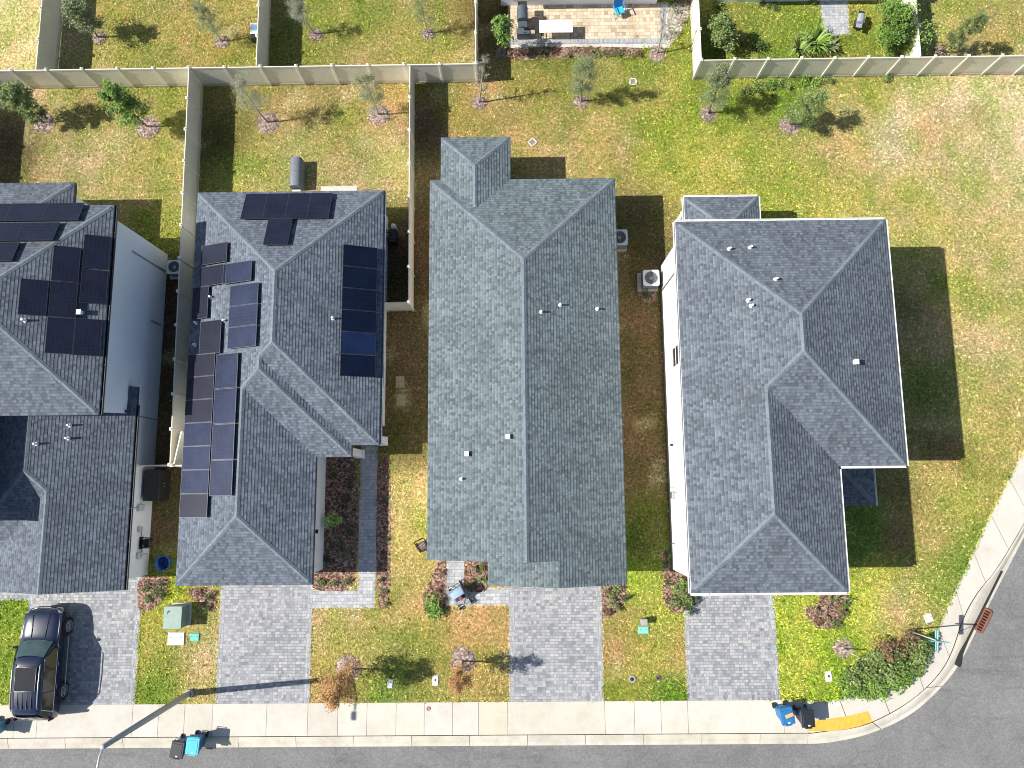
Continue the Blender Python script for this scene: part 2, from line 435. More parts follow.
walk_out = [(XL, -11.97), (13.9, -11.97)] + smoothline([(14.4, -11.97)] + [at(*q) for q in ((826, 731), (853, 728.5), (876, 721), (908, 703.5), (936, 679), (951.5, 654.5), (962.6, 617), (978.5, 590), (994, 574), (1022, 528), (1048, 478), (1090, 402))] + [(64, 50)])
kerb_out = [(XL, -12.50), (13.9, -12.50)] + smoothline([(14.6, -12.5)] + [at(*q) for q in ((835, 743), (868, 736), (904, 721), (930.5, 701), (958, 671), (975.5, 636), (998, 590), (1005.5, 576), (1024, 540), (1050, 490), (1092, 414))] + [(65, 50)])
def by_len(pts, n):
    d = [0]
    for a, b in zip(pts, pts[1:]): d.append(d[-1]+math.dist(a, b))
    out = []; j = 0
    for i in range(n+1):
        t = d[-1]*i/n
        while j < len(d)-2 and d[j+1] < t: j += 1
        out.append(lin(pts[j], pts[j+1], (t-d[j])/max(1e-9, d[j+1]-d[j])))
    return out
def strip(m, A, B, za, zb, mi=0):
    for k in range(len(A)-1):
        m.face([(*A[k], za), (*B[k], zb), (*B[k+1], zb), (*A[k+1], za)], mi=mi)

# ground sheet under everything, road laid on it
m = MB(); m.face([(-400, -400, -.3), (400, -400, -.3), (400, 400, -.3), (-400, 400, -.3)])
struct(m.build('ground', speckle('earth', [(.2, (.10, .08, .04)), (.8, (.2, .17, .08))], 3, .2, bump=0)))
m = MB(); m.prism([(-80, -21), (-80, -12.3), (14, -12.25), (16.5, -12.1), (19, -11.2), (21.5, -8.9), (23, -6), (26, -.6), (28.5, 3.6), (57, 50), (80, 40), (45, -12), (45, -21)], -.296, -.12)
struct(m.build('road', 'asphalt'))
m = MB(); m.prism([(-80, -60), (80, -60), (80, -21.05), (-80, -21.05)], -.29, 0)
far = m.build('verge', speckle('verge', [(.2, (.12, .13, .03)), (.8, (.26, .25, .08))], 5, .3, bump=.05)); struct(far)

# lawn: tone set per spot, from dry and green to darker brown
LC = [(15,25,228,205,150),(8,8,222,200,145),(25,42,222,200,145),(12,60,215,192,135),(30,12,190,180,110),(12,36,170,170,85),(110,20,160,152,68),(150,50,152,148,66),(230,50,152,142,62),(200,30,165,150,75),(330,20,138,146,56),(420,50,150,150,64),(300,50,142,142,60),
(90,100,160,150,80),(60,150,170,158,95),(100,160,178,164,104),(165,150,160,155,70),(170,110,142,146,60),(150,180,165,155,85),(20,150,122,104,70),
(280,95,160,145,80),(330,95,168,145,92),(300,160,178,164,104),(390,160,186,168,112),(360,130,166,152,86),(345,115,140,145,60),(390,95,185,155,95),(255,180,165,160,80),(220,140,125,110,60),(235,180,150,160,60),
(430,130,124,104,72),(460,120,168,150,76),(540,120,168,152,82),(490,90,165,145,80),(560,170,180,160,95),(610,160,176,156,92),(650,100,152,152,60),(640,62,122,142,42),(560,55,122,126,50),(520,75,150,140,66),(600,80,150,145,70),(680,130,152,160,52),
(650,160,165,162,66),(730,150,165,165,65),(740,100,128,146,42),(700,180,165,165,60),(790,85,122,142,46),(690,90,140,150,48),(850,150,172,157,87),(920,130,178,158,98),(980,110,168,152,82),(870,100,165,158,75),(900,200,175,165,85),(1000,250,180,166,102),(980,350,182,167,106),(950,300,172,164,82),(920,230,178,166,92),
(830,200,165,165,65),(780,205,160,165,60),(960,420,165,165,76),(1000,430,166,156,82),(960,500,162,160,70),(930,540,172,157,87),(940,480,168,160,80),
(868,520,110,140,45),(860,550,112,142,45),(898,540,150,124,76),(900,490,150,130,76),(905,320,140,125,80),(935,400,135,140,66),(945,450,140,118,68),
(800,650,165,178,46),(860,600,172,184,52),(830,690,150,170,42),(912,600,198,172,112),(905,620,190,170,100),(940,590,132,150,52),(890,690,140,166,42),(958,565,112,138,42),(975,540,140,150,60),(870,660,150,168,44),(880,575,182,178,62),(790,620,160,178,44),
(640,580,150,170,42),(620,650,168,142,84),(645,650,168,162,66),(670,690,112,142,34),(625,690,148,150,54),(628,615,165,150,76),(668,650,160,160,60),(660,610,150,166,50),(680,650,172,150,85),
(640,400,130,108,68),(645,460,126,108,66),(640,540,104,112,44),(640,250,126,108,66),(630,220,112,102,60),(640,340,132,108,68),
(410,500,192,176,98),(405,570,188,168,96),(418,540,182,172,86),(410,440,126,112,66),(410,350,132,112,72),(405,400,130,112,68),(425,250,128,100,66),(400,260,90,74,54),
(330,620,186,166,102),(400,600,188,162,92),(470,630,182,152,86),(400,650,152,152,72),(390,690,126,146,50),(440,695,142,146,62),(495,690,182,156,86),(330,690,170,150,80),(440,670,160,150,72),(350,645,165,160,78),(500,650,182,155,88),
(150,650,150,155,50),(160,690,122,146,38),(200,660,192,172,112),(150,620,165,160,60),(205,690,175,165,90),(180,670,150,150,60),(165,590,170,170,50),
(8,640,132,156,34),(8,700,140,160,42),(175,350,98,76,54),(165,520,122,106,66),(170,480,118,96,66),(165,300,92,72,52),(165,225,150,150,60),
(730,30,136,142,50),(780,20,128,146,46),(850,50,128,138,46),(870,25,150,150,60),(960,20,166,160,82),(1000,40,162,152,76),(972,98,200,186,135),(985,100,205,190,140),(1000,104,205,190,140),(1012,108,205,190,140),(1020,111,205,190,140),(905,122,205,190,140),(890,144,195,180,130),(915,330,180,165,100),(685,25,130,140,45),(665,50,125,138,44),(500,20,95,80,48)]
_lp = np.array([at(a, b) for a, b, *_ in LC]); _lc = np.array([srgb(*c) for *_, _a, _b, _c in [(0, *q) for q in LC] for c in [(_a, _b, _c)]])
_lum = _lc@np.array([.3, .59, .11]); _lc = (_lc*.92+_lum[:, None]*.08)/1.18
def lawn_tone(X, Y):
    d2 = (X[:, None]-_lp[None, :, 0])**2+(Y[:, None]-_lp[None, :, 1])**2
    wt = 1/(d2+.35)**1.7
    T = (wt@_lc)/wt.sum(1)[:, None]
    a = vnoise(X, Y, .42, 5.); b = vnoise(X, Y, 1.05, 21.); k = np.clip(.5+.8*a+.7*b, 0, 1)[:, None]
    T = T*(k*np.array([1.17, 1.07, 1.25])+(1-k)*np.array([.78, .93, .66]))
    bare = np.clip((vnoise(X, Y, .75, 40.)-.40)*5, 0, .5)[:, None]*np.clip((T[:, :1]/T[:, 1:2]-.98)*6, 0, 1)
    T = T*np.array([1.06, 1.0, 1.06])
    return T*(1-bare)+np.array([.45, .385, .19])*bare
def vnoise(X, Y, s, seed=0):
    return np.array([mnoise.noise((x*s+seed, y*s-seed, seed*.37)) for x, y in zip(X, Y)])
def lawn_mesh():
    # a grid clipped to the kerb side of the pavement
    st = .3
    xs = np.arange(-33, 45, st); ys = np.arange(-10.4, 32, st)
    return xs, ys
wi = np.array(dense(walk_in, .2))
def south_of_walk(X, Y):
    """True where the point lies on the lawn side of the pavement"""
    ok = np.ones(len(X), bool)
    o = wi[(wi[:, 0] > 12)]
    # on the right the pavement edge is a function of y
    ex = np.interp(Y, o[:, 1], o[:, 0]); ey = np.interp(X, wi[:, 0], wi[:, 1])
    return (Y > ey+.0) & ((X < 12) | (X < np.maximum(ex, 12)))
def build_lawn():
    # polygon lawn out to the distance, and its inner part finely divided for tone
    m = MB()
    nx = 34
    edge = [p for p in dense([q for q in walk_in if True], .3) if -33 <= p[0] <= 40]
    rows = [0, .15, .35, .6, 1, 1.5, 2, 2.6] + [3.2+.6*k for k in range(80)]
    # columns follow the pavement edge points, each column runs north
    cols = edge
    xs = np.array([c[0] for c in cols]); y0 = np.array([c[1] for c in cols])
    V = []; nR = len(rows)
    for x, y in zip(xs, y0):
        top = 34.0 if y < 30 else y+4
        for r in rows: V.append((x, y+(top-y)*r/rows[-1], 0))
    V = np.array(V)
    t = lawn_tone(V[:, 0], V[:, 1])
    n1 = vnoise(V[:, 0], V[:, 1], .55, 3.); n2 = vnoise(V[:, 0], V[:, 1], 1.7, 9.)
    t *= (1+.16*n1+.14*n2)[:, None]; t[:, 0] *= 1+.12*n1
    F_ = []
    for c in range(len(cols)-1):
        for r in range(nR-1):
            a = c*nR+r; F_.append((a, a+nR, a+nR+1, a+1))
    me = bpy.data.meshes.new('lawn'); me.from_pydata(V.tolist(), [], F_)
    ca = me.color_attributes.new('tone', 'FLOAT_COLOR', 'POINT')
    ca.data.foreach_set('color', np.c_[t, np.ones(len(t))].ravel())
    me.materials.append(MATS['grass']); me.update()
    o = bpy.data.objects.new('lawn', me); COL.objects.link(o); return struct(o)
build_lawn()
m = MB(); m.prism([(-80, -10.41), (-33, -10.41), (-33, 34), (40, 34), (60, 56), (60, 120), (-80, 120)], -.2, -.004)
struct(m.build('outer_lawn', MATS['outer_verge'] if 'outer_verge' in MATS else speckle('outer_verge', [(.2, (.14, .15, .04)), (.8, (.3, .28, .1))], 5, .3, bump=.05)))

# pavement slabs with open joints, kerb in lengths, both real solids
SLAB_X = [-33.5, -30.2, -28.6, -27.1, -25.2, -24.05, -19.3, -18., -16.7, -15.3, -12.6, -10.55, -9.05, -7.6, -6.15, -4.75, -3.35, -2.05, -.6, 4.22, 5.68, 7.0, 8.33, 13.05, 14.25]
m = MB(); g = .009
def slabtone(m, k0, x=None):
    v = random.uniform(.95, 1.05); c = (v, v*random.uniform(.985, 1.0), v*random.uniform(.94, 1.0))
    if x is not None and -2.1 < x < -1.9: c = (1.0, .96, .86)
    m.tone[k0:] = [c]*(len(m.f)-k0)
def slab(m, a0, a1, b1, b0, top, bot=-.15):
    k0 = len(m.f); m.prism([a0, a1, b1, b0], bot, top); slabtone(m, k0, a0[0])
for a, b in zip(SLAB_X, SLAB_X[1:]):
    slab(m, (a+g, -10.41), (b-g, -10.41), (b-g, -11.95), (a+g, -11.95), .012)
ci = by_len([q for q in walk_in if q[0] > 13.9 and q[0] < 40], 260); cw = by_len([(14.4, -11.97)]+[q for q in walk_out if q[0] > 14.41 and q[0] < 44], 260)
ci = [(14.25, -10.41)]+ci; cw = [(14.25, -11.95)]+cw
joints = list(range(0, 262, 13)); joints[-1] = 260
for k0, k1 in zip(joints, joints[1:]):
    A = ci[k0:k1+1]; B = cw[k0:k1+1]
    A[-1] = lin(A[-1], A[-2], .3); B[-1] = lin(B[-1], B[-2], .3)
    B = [lin(q, p, .012) for p, q in zip(A, B)]
    q0 = len(m.f); m.prism(A+B[::-1], -.15, .012); slabtone(m, q0)
struct(m.build('pavement', 'concrete'))
m = MB(); m.prism([(XL, -10.5), (14, -10.5), (14, -11.9), (XL, -11.9)], -.2, -.02); m.prism([(XL, -10.41), (-33.6, -10.41), (-33.6, -11.95), (XL, -11.95)], -.15, .008)
strip(m, ci, cw, -.02, -.02)
struct(m.build('pavement_bed', P_('joint_dirt', (.24, .22, .18), .95)))
# kerb: flat top then a rolled slope down to the road
m = MB()
def kerb_piece(A, B):
    n = len(A); q0 = len(m.f)
    prof = [(0, .004), (.22, .006), (.45, -.03), (.62, -.075), (.72, -.098), (1, -.108), (1, -.2)]
    P0 = [[(*lin(a, b, t), z) for t, z in prof] for a, b in zip(A, B)]
    for k in range(n-1):
        for j in range(len(prof)-1):
            m.face([P0[k][j], P0[k][j+1], P0[k+1][j+1], P0[k+1][j]])
    for e in (0, n-1): m.face([*P0[e], (*A[e], -.2)])
    slabtone(m, q0)
KX = [-34]+[-31.2+2.87*k for k in range(17)]
KX = [k for k in KX if k < 14]+[14.2]
for a, b in zip(KX, KX[1:]):
    kerb_piece([(a+.01, -11.985), (b-.01, -11.985)], [(a+.01, -12.5), (b-.01, -12.5)])
ck = by_len([(14.2, -12.5)]+[q for q in kerb_out if q[0] > 14.3 and q[0] < 46], 260)
co2 = [lin(p, q, .04) for p, q in zip(by_len([(14.2, -11.97)]+[q for q in walk_out if q[0] > 14.41 and q[0] < 44], 260), ck)]
for k0 in range(0, 260, 20):
    A = co2[k0:k0+21]; B = ck[k0:k0+21]; A[-1] = lin(A[-1], A[-2], .25); B[-1] = lin(B[-1], B[-2], .25)
    kerb_piece(A, B)
struct(m.build('kerb', 'concrete_kerb'))
# tactile ramp pad
pp = [at(*q) for q in ((807, 731), (807.2, 721.5), (815.4, 720.3), (830, 718.5), (847, 716), (868, 711), (872.5, 721.5), (860, 726), (847, 729), (830.6, 731))]
m = MB(); m.prism(pp, .0, .018)
pc = Vector((sum(p[0] for p in pp)/len(pp), sum(p[1] for p in pp)/len(pp)))
def inside(p, poly):
    c = False; n = len(poly)
    for i in range(n):
        a, b = poly[i], poly[(i+1) % n]
        if (a[1] > p[1]) != (b[1] > p[1]) and p[0] < (b[0]-a[0])*(p[1]-a[1])/(b[1]-a[1])+a[0]: c = not c
    return c
for i in range(70):
    for j in range(22):
        q = (13.9+i*.06, -12.2+j*.06)
        if inside(q, pp) and inside((q[0]+.04, q[1]+.03), pp) and inside((q[0]-.04, q[1]-.03), pp): m.box((*q, .021), (.028, .028, .006), taper=.6)
struct(m.build('tactile_paving', P_('safety_yellow', (.66, .37, .055), .7, var=.16, scale=3)))

# ------------------------------------------------------------------ drives, paths, beds (sheets a few mm apart)
PAVED = []      # polygons where no grass grows
def sheet(name, poly, z, mat, edge=None, kind='structure', ew=.26, depth=.05):
    m = MB(); m.prism(poly, z-depth, z)
    if edge:
        n = len(poly)
        for i in edge:
            a, b = Vector((*poly[i], 0)), Vector((*poly[(i+1) % n], 0)); d = (b-a).normalized(); nrm = Vector((-d.y, d.x, 0))
            cc = Vector((sum(p[0] for p in poly)/n, sum(p[1] for p in poly)/n, 0))
            if nrm.dot(cc-a) < 0: nrm = -nrm
            q = [a, b, b+nrm*ew, a+nrm*ew]
            m.prism([(p.x, p.y) for p in q], z-depth+.001, z+.004, 1)
    o = m.build(name, [mat, 'paver_edge'] if edge else mat); tag(o, kind=kind); PAVED.append(poly); return o
def rect(x0, x1, y0, y1): return [(x0, y0), (x1, y0), (x1, y1), (x0, y1)]
sheet('driveway', rect(-15.2, -10.48, -10.405, -3.5), .012, 'paver', (1, 3))
sheet('driveway', rect(-.52, 4.2, -10.405, -3.2), .012, 'paver', (1, 3))
sheet('driveway', rect(8.32, 12.95, -10.405, -3.8), .012, 'paver', (1, 3))
sheet('driveway', rect(-25.0, -19.22, -10.405, -3.9), .012, 'paver', (1, 3))
sheet('driveway', rect(-34, -25.0, -5.35, -3.6), .012, 'paver')
sheet('path', rect(-10.48, -7.3, -5.86, -4.94), .012, 'paver_path')
sheet('path', rect(-8.2, -7.3, -4.94, 2.6), .012, 'paver_path')
sheet('path', rect(-3.67, -.52, -5.78, -4.88), .012, 'paver_path')
sheet('path', rect(-3.67, -2.78, -4.88, -2.6), .012, 'paver_path')
sheet('path', rect(12.95, 14.75, -4.95, -3.9), .012, 'paver_path')
sheet('path', rect(13.9, 17.0, -.9, 1.0), .012, 'paver_path')
# ------------------------------------------------------------------ roofs
def clip(poly, a, b, c):
    """keep a*x+b*y+c >= 0"""
    out = []; n = len(poly)
    for i in range(n):
        p, q = poly[i], poly[(i+1) % n]
        u, v = a*p[0]+b*p[1]+c, a*q[0]+b*q[1]+c
        if u >= 0: out.append(p)
        if (u >= 0) != (v >= 0): out.append(lin(p, q, u/(u-v)))
    return out
def area(p): return abs(sum(p[i][0]*p[(i+1) % len(p)][1]-p[(i+1) % len(p)][0]*p[i][1] for i in range(len(p))))/2 if len(p) > 2 else 0
class HipRoof:
    """several hip / gable blocks merged: only what stands highest is kept"""
    def __init__(s): s.r = []
    def block(s, x0, x1, y0, y1, h, p, sides='WESN'): s.r.append((x0, x1, y0, y1, h, p, sides))
    def planes(s, r):
        x0, x1, y0, y1, h, p, sd = r; o = {}
        if 'W' in sd: o['W'] = (p, 0, h-p*x0)
        if 'E' in sd: o['E'] = (-p, 0, h+p*x1)
        if 'S' in sd: o['S'] = (0, p, h-p*y0)
        if 'N' in sd: o['N'] = (0, -p, h+p*y1)
        return o
    def z(s, x, y):
        b = -1
        for r in s.r:
            if r[0]-1e-6 <= x <= r[1]+1e-6 and r[2]-1e-6 <= y <= r[3]+1e-6:
                b = max(b, min(a*x+bb*y+c for a, bb, c in s.planes(r).values()))
        return b
    def build(s, name, mat, parent, org, fascia='dark_trim', gutter=None):
        m = MB()
        for i, r in enumerate(s.r):
            P = s.planes(r); x0, x1, y0, y1, h, p, sd = r; cs = math.sqrt(1+p*p)
            for k, (a, b, c) in P.items():
                poly = [(x0, y0), (x1, y0), (x1, y1), (x0, y1)]
                for k2, (a2, b2, c2) in P.items():
                    if k2 != k: poly = clip(poly, a2-a, b2-b, c2-c)
                todo = [poly]
                for j, q in enumerate(s.r):
                    if j == i: continue
                    eps = 1e-5 if j < i else -1e-5
                    cons = [(a2-a, b2-b, c2-c+eps) for a2, b2, c2 in s.planes(q).values()]
                    cons += [(1, 0, -q[0]), (-1, 0, q[1]), (0, 1, -q[2]), (0, -1, q[3])]
                    nxt = []
                    for pl in todo:
                        for A, B, Cc in cons:
                            out = clip(pl, -A, -B, -Cc)
                            if area(out) > 1e-4: nxt.append(out)
                            pl = clip(pl, A, B, Cc)
                            if area(pl) < 1e-4: break
                    todo = nxt
                for pl in todo:
                    pts = [(x, y, a*x+b*y+c) for x, y in pl]
                    uv = {'W': lambda x, y: (y, (x-x0)*cs), 'E': lambda x, y: (y+1.3, (x1-x)*cs), 'S': lambda x, y: (x+.7, (y-y0)*cs), 'N': lambda x, y: (x+2.1, (y1-y)*cs)}[k]
                    m.face(pts, [uv(x, y) for x, y in pl])
        roof = m.build(name, mat, parent, org)
        # ridge and hip caps, wherever the finished roof really folds
        def crease(a, b):
            m = MB()
            n = max(2, int(math.dist(a, b)/.22)); d = Vector((b[0]-a[0], b[1]-a[1])).normalized(); wv = Vector((-d.y, d.x)); run = []
            for k in range(n):
                p0, p1 = lin(a, b, k/n), lin(a, b, (k+1)/n); mid = lin(p0, p1, .5)
                zc = s.z(*mid); zl = s.z(mid[0]+wv.x*.3, mid[1]+wv.y*.3); zr = s.z(mid[0]-wv.x*.3, mid[1]-wv.y*.3)
                if zl < 0 or zr < 0: 
                    continue
                if zc-(zl+zr)/2 < .02 or zl > zc or zr > zc: continue
                w_ = .115; lift = .014+.006*(k % 2)
                def pt(p, o, up): 
                    zz = s.z(p[0]+wv.x*o, p[1]+wv.y*o); zz = zz if zz > 0 else s.z(*p)
                    return (p[0]+wv.x*o, p[1]+wv.y*o, zz+up)
                A = [pt(p0, -w_, lift*.6), pt(p0, 0, lift+.012), pt(p0, w_, lift*.6)]; B = [pt(p1, -w_, lift*.6), pt(p1, 0, lift+.012), pt(p1, w_, lift*.6)]
                u = k*.13
                m.face([A[0], B[0], B[1], A[1]], [(0+u, k*.31), (0+u, k*.31+.14), (.12+u, k*.31+.14), (.12+u, k*.31)])
                m.face([A[1], B[1], B[2], A[2]], [(.2+u, k*.31), (.2+u, k*.31+.14), (.32+u, k*.31+.14), (.32+u, k*.31)])
            if m.f: m.build('ridge_cap', 'ridge_shingle', roof, org)
        for r in s.r:
            x0, x1, y0, y1, h, p, sd = r; W, L = x1-x0, y1-y0
            if W <= L:
                cx = (x0+x1)/2; ys = y0+(W/2 if 'S' in sd else 0); yn = y1-(W/2 if 'N' in sd else 0)
                if 'S' in sd: crease((x0, y0), (cx, ys)); crease((x1, y0), (cx, ys))
                if 'N' in sd: crease((x0, y1), (cx, yn)); crease((x1, y1), (cx, yn))
                crease((cx, ys), (cx, yn))
            else:
                cy = (y0+y1)/2; xs = x0+(L/2 if 'W' in sd else 0); xe = x1-(L/2 if 'E' in sd else 0)
                if 'W' in sd: crease((x0, y0), (xs, cy)); crease((x0, y1), (xs, cy))
                if 'E' in sd: crease((x1, y0), (xe, cy)); crease((x1, y1), (xe, cy))
                crease((xs, cy), (xe, cy))
        # eaves: fascia boards, soffit, gable ends
        m = MB(); e = .012
        for i, r in enumerate(s.r):
            x0, x1, y0, y1, h, p, sd = r; t = .03; dz = .19
            hh = h-.012-.002*i
            if 'W' in sd: m.box(((x0+t/2)+e, (y0+y1)/2, hh-dz/2), (t, y1-y0-.02, dz))
            if 'E' in sd: m.box(((x1-t/2)-e, (y0+y1)/2, hh-dz/2), (t, y1-y0-.02, dz))
            if 'S' in sd: m.box(((x0+x1)/2, y0+t/2+e, hh-dz/2), (x1-x0-.09, t, dz))
            if 'N' in sd: m.box(((x0+x1)/2, y1-t/2-e, hh-dz/2), (x1-x0-.09, t, dz))
            for g, yy, sg in (('S', y0, 1), ('N', y1, -1)):
                if g not in sd:
                    cx = (x0+x1)/2; zt = h+p*(x1-x0)/2
                    m.mesh([(x0, yy+sg*.01, h-.015), (cx, yy+sg*.01, zt-.015), (x1, yy+sg*.01, h-.015), (x1, yy+sg*.01, h-.19), (cx, yy+sg*.01, zt-.19), (x0, yy+sg*.01, h-.19)], [(0, 1, 4, 5), (1, 2, 3, 4)])
                    m.mesh([(x0+.3, yy+sg*.42, h-.05), (cx, yy+sg*.42, zt-.15), (x1-.3, yy+sg*.42, h-.05)], [(0, 1, 2)], 1)
            zs = h-.185-.004*i
            m.face([(x0+.05, y0+.05, zs), (x0+.05, y1-.05, zs), (x1-.05, y1-.05, zs), (x1-.05, y0+.05, zs)], mi=1)
        m.build('eaves', [MATS[fascia] if isinstance(fascia, str) else fascia, MATS['stucco_pale']], parent, org)
        return roof
def gutter_run(m, a, b, off, h):
    """open K gutter along an eave: bottom, back and front"""
    a, b = Vector((*a, 0)), Vector((*b, 0)); d = (b-a).normalized(); n = Vector(off)
    for (o0, o1, z0, z1) in ((.0, .012, -.02, -.12), (.0, .085, -.108, -.12), (.075, .095, .0, -.12)):
        q = [a+n*o0, b+n*o0, b+n*o1, a+n*o1]
        m.prism([(p.x, p.y) for p in q], h+z1, h+z0)
    L = (b-a).length; k = .7
    while k < L:
        c = a+d*k+n*.045; m.box((c.x, c.y, h-.004), (.02 if abs(d.y) < .5 else .085, .085 if abs(d.y) < .5 else .02, .012)); k += 1.55
def wall_prism(m, poly, z0, z1, mi=0): m.prism(poly, z0, z1, mi)
def solid_on_slope(px, py, fn):
    """where the sight line through a photo point meets the roof surface fn(x, y) -> z"""
    z = 4.0
    for _ in range(40): x, y = at(px, py, z); z = z*.4+.6*fn(x, y)
    return Vector((x, y, z))
def vent_pipe(parent, fn, px, py, org, kind=0):
    p = solid_on_slope(px, py, fn); m = MB()
    if kind == 0:
        m.cyl(p-Vector((0, 0, .05)), p+Vector((0, 0, .24)), .05, n=12); m.cyl(p+Vector((0, 0, .0)), p+Vector((0, 0, .05)), .10, .065, n=12)
        mt = white
    else:
        m.box(p+Vector((0, 0, .1)), (.17, .19, .24), bev=.03); m.box(p+Vector((0, 0, .225)), (.21, .23, .03), bev=.01); mt = white if kind == 1 else dark_trim
    m.build('vent_pipe' if kind == 0 else 'roof_vent', mt, parent, org)
def panel(parent, org, o, u, v, w, h, mat, i, lift=.17):
    """one framed panel with its lower left corner at o, u along the eave, v up the slope"""
    n = u.cross(v).normalized()
    if n.z < 0: n = -n
    A = o+n*lift; m = MB(); t = .035
    c = [A, A+u*w, A+u*w+v*h, A+v*h]; lo = [p-n*t for p in c]
    f = .018
    ci_ = [A+u*f+v*f, A+u*(w-f)+v*f, A+u*(w-f)+v*(h-f), A+u*f+v*(h-f)]
    for k in range(4):
        m.face([c[k], c[(k+1) % 4], ci_[(k+1) % 4], ci_[k]], mi=1)
        m.face([lo[k], lo[(k+1) % 4], c[(k+1) % 4], c[k]], mi=1)
    m.face([p-n*.004 for p in ci_], [(0, 0), (1, 0), (1, 1), (0, 1)] if w > h else [(0, 0), (0, 1), (1, 1), (1, 0)])
    m.face(lo[::-1], mi=1)
    m.box(A+u*w*.5-n*(t+.035), (.05, .05, .07))
    m.build('solar_panel', [mat, frame_mat], parent, org)
frame_mat = P_('panel_frame', (.07, .075, .085), .4, .6)
def plane_frame(side, p):
    c, s_ = 1/math.sqrt(1+p*p), p/math.sqrt(1+p*p)
    return {'W': (Vector((0, 1, 0)), Vector((c, 0, s_))), 'E': (Vector((0, 1, 0)), Vector((-c, 0, s_))), 'N': (Vector((1, 0, 0)), Vector((0, -c, s_))), 'S': (Vector((1, 0, 0)), Vector((0, c, s_)))}[side]
def window(parent, c, w, h, normal, org):
    """recessed window in a wall facing +-x or +-y"""
    m = MB(); ax = Vector((0, 1, 0)) if abs(normal[0]) > .5 else Vector((1, 0, 0)); n = Vector(normal); c = Vector(c); z = Vector((0, 0, 1))
    def bar(a, b, du, dz_, dn, off):
        ce = c+ax*a+z*b+n*off; d = Vector((abs(ax.x)*du+abs(n.x)*dn, abs(ax.y)*du+abs(n.y)*dn, dz_)); m.box(ce, d)
    f = .06
    bar(-w/2, 0, f, h+f, .05, .01); bar(w/2, 0, f, h+f, .05, .01); bar(0, h/2, w-f, f, .05, .01); bar(0, -h/2-.02, w+.14, f+.02, .09, .02); bar(0, 0, w-f, .04, .03, .015)
    fr = m.build('window', white, parent, org)
    m = MB(); ce = c+n*.012; m.box(ce, Vector((abs(ax.x)*(w-f)+abs(n.x)*.01, abs(ax.y)*(w-f)+abs(n.y)*.01, h-f))); m.build('pane', 'glass', fr, org)
def garage_door(parent, x0, x1, y, org):
    m = MB()
    for k in range(4): m.box(((x0+x1)/2, y, .29+.55*k), (x1-x0, .05, .53), bev=.012)
    d = m.build('garage_door', white, parent, org); m = MB(); m.box(((x0+x1)/2, y-.04, .3), (.16, .03, .04)); m.build('handle', dark_trim, d, org)
def front_door(parent, x, y, org, n=-1):
    m = MB(); m.box((x, y, 1.06), (.95, .06, 2.1), bev=.01)
    for zz in (.6, 1.5): m.box((x, y+n*.035, zz), (.6, .02, .7), bev=.008)
    d = m.build('front_door', P_('door_paint', (.08, .10, .13), .4), parent, org); m = MB(); m.cyl((x+.36, y+n*.03, 1.0), (x+.36, y+n*.09, 1.0), .03); m.build('handle', steel, d, org)

# ---------- the nearest bungalow: long plain roof, no panels
o3 = (0.4, 5.6, 0); h3 = thing('bungalow', 'single storey house with long plain green grey shingle roof and no solar panels', 'house', o3)
r3 = HipRoof(); r3.block(-4.33, 5.11, -3.23, 15.72, 2.9, 1/3, 'WEN'); r3.block(-1.44, 5.11, -4.42, -2.6, 2.9, 1/3, 'WE'); r3.block(-3.78, -.2, 14.0, 18.03, 2.9, 1/3, 'WEN')
roof3 = r3.build('roof', 'shingle_green', h3, o3)
m = MB(); m.prism([(-3.9, -1.9), (-1.0, -1.9), (-1.0, -3.95), (4.7, -3.95), (4.7, 15.3), (-.62, 15.3), (-.62, 17.6), (-3.36, 17.6), (-3.36, 15.3), (-3.9, 15.3)], 0, 2.74); m.build('wall', 'stucco_beige', h3, o3)
garage_door(h3, -.6, 4.3, -3.97, o3); front_door(h3, -2.6, -1.94, o3)
for yy in (1, 6, 11): window(h3, (4.71, yy, 1.5), 1.2, 1.2, (1, 0, 0), o3); window(h3, (-3.91, yy, 1.5), 1.2, 1.2, (-1, 0, 0), o3)
m = MB(); m.box((-3.9, -2.95, 1.3), (.3, .3, 2.6)); m.build('porch_post', 'stucco_beige', h3, o3)
for q in ((541, 312), (560, 305), (597, 309)): vent_pipe(roof3, r3.z, *q, o3)
for q in ((467, 454), (508, 437)): vent_pipe(roof3, r3.z, *q, o3, 1)
vent_pipe(roof3, r3.z, 461.5, 479, o3); 

# ---------- house with the blue panels
o2 = (-11.4, 5.4, 0); h2 = thing('bungalow', 'single storey house covered in blue and black solar panels beside the paved front walk', 'house', o2)
r2 = HipRoof(); r2.block(-16.19, -6.66, 2.23, 15.2, 2.9, .4); r2.block(-16.19, -7.99, 1.67, 12, 2.9, .4); r2.block(-16.19, -9.7, -4.32, 10, 2.9, .4)
roof2 = r2.build('roof', 'shingle_blue', h2, o2)
m = MB(); m.prism([(-15.77, -3.9), (-9.99, -3.9), (-9.99, 2.15), (-8.6, 2.15), (-8.6, 3.4), (-6.96, 3.4), (-6.96, 14.8), (-15.77, 14.8)], 0, 2.72); m.build('wall', 'stucco_pale', h2, o2)
for xy in ((-8.2, 1.95), (-7.0, 2.6)):
    m = MB(); m.box((*xy, 1.36), (.36, .36, 2.72)); m.box((*xy, .2), (.46, .46, .4), bev=.03); m.build('porch_post', 'stucco_pale', h2, o2)
garage_door(h2, -15.2, -10.6, -3.92, o2); front_door(h2, -8.0, 3.37, o2)
for yy in (6, 12.2): window(h2, (-6.95, yy, 1.5), 1.2, 1.2, (1, 0, 0), o2)
for yy in (2, 7, 11): window(h2, (-15.78, yy, 1.5), 1.2, 1.2, (-1, 0, 0), o2)
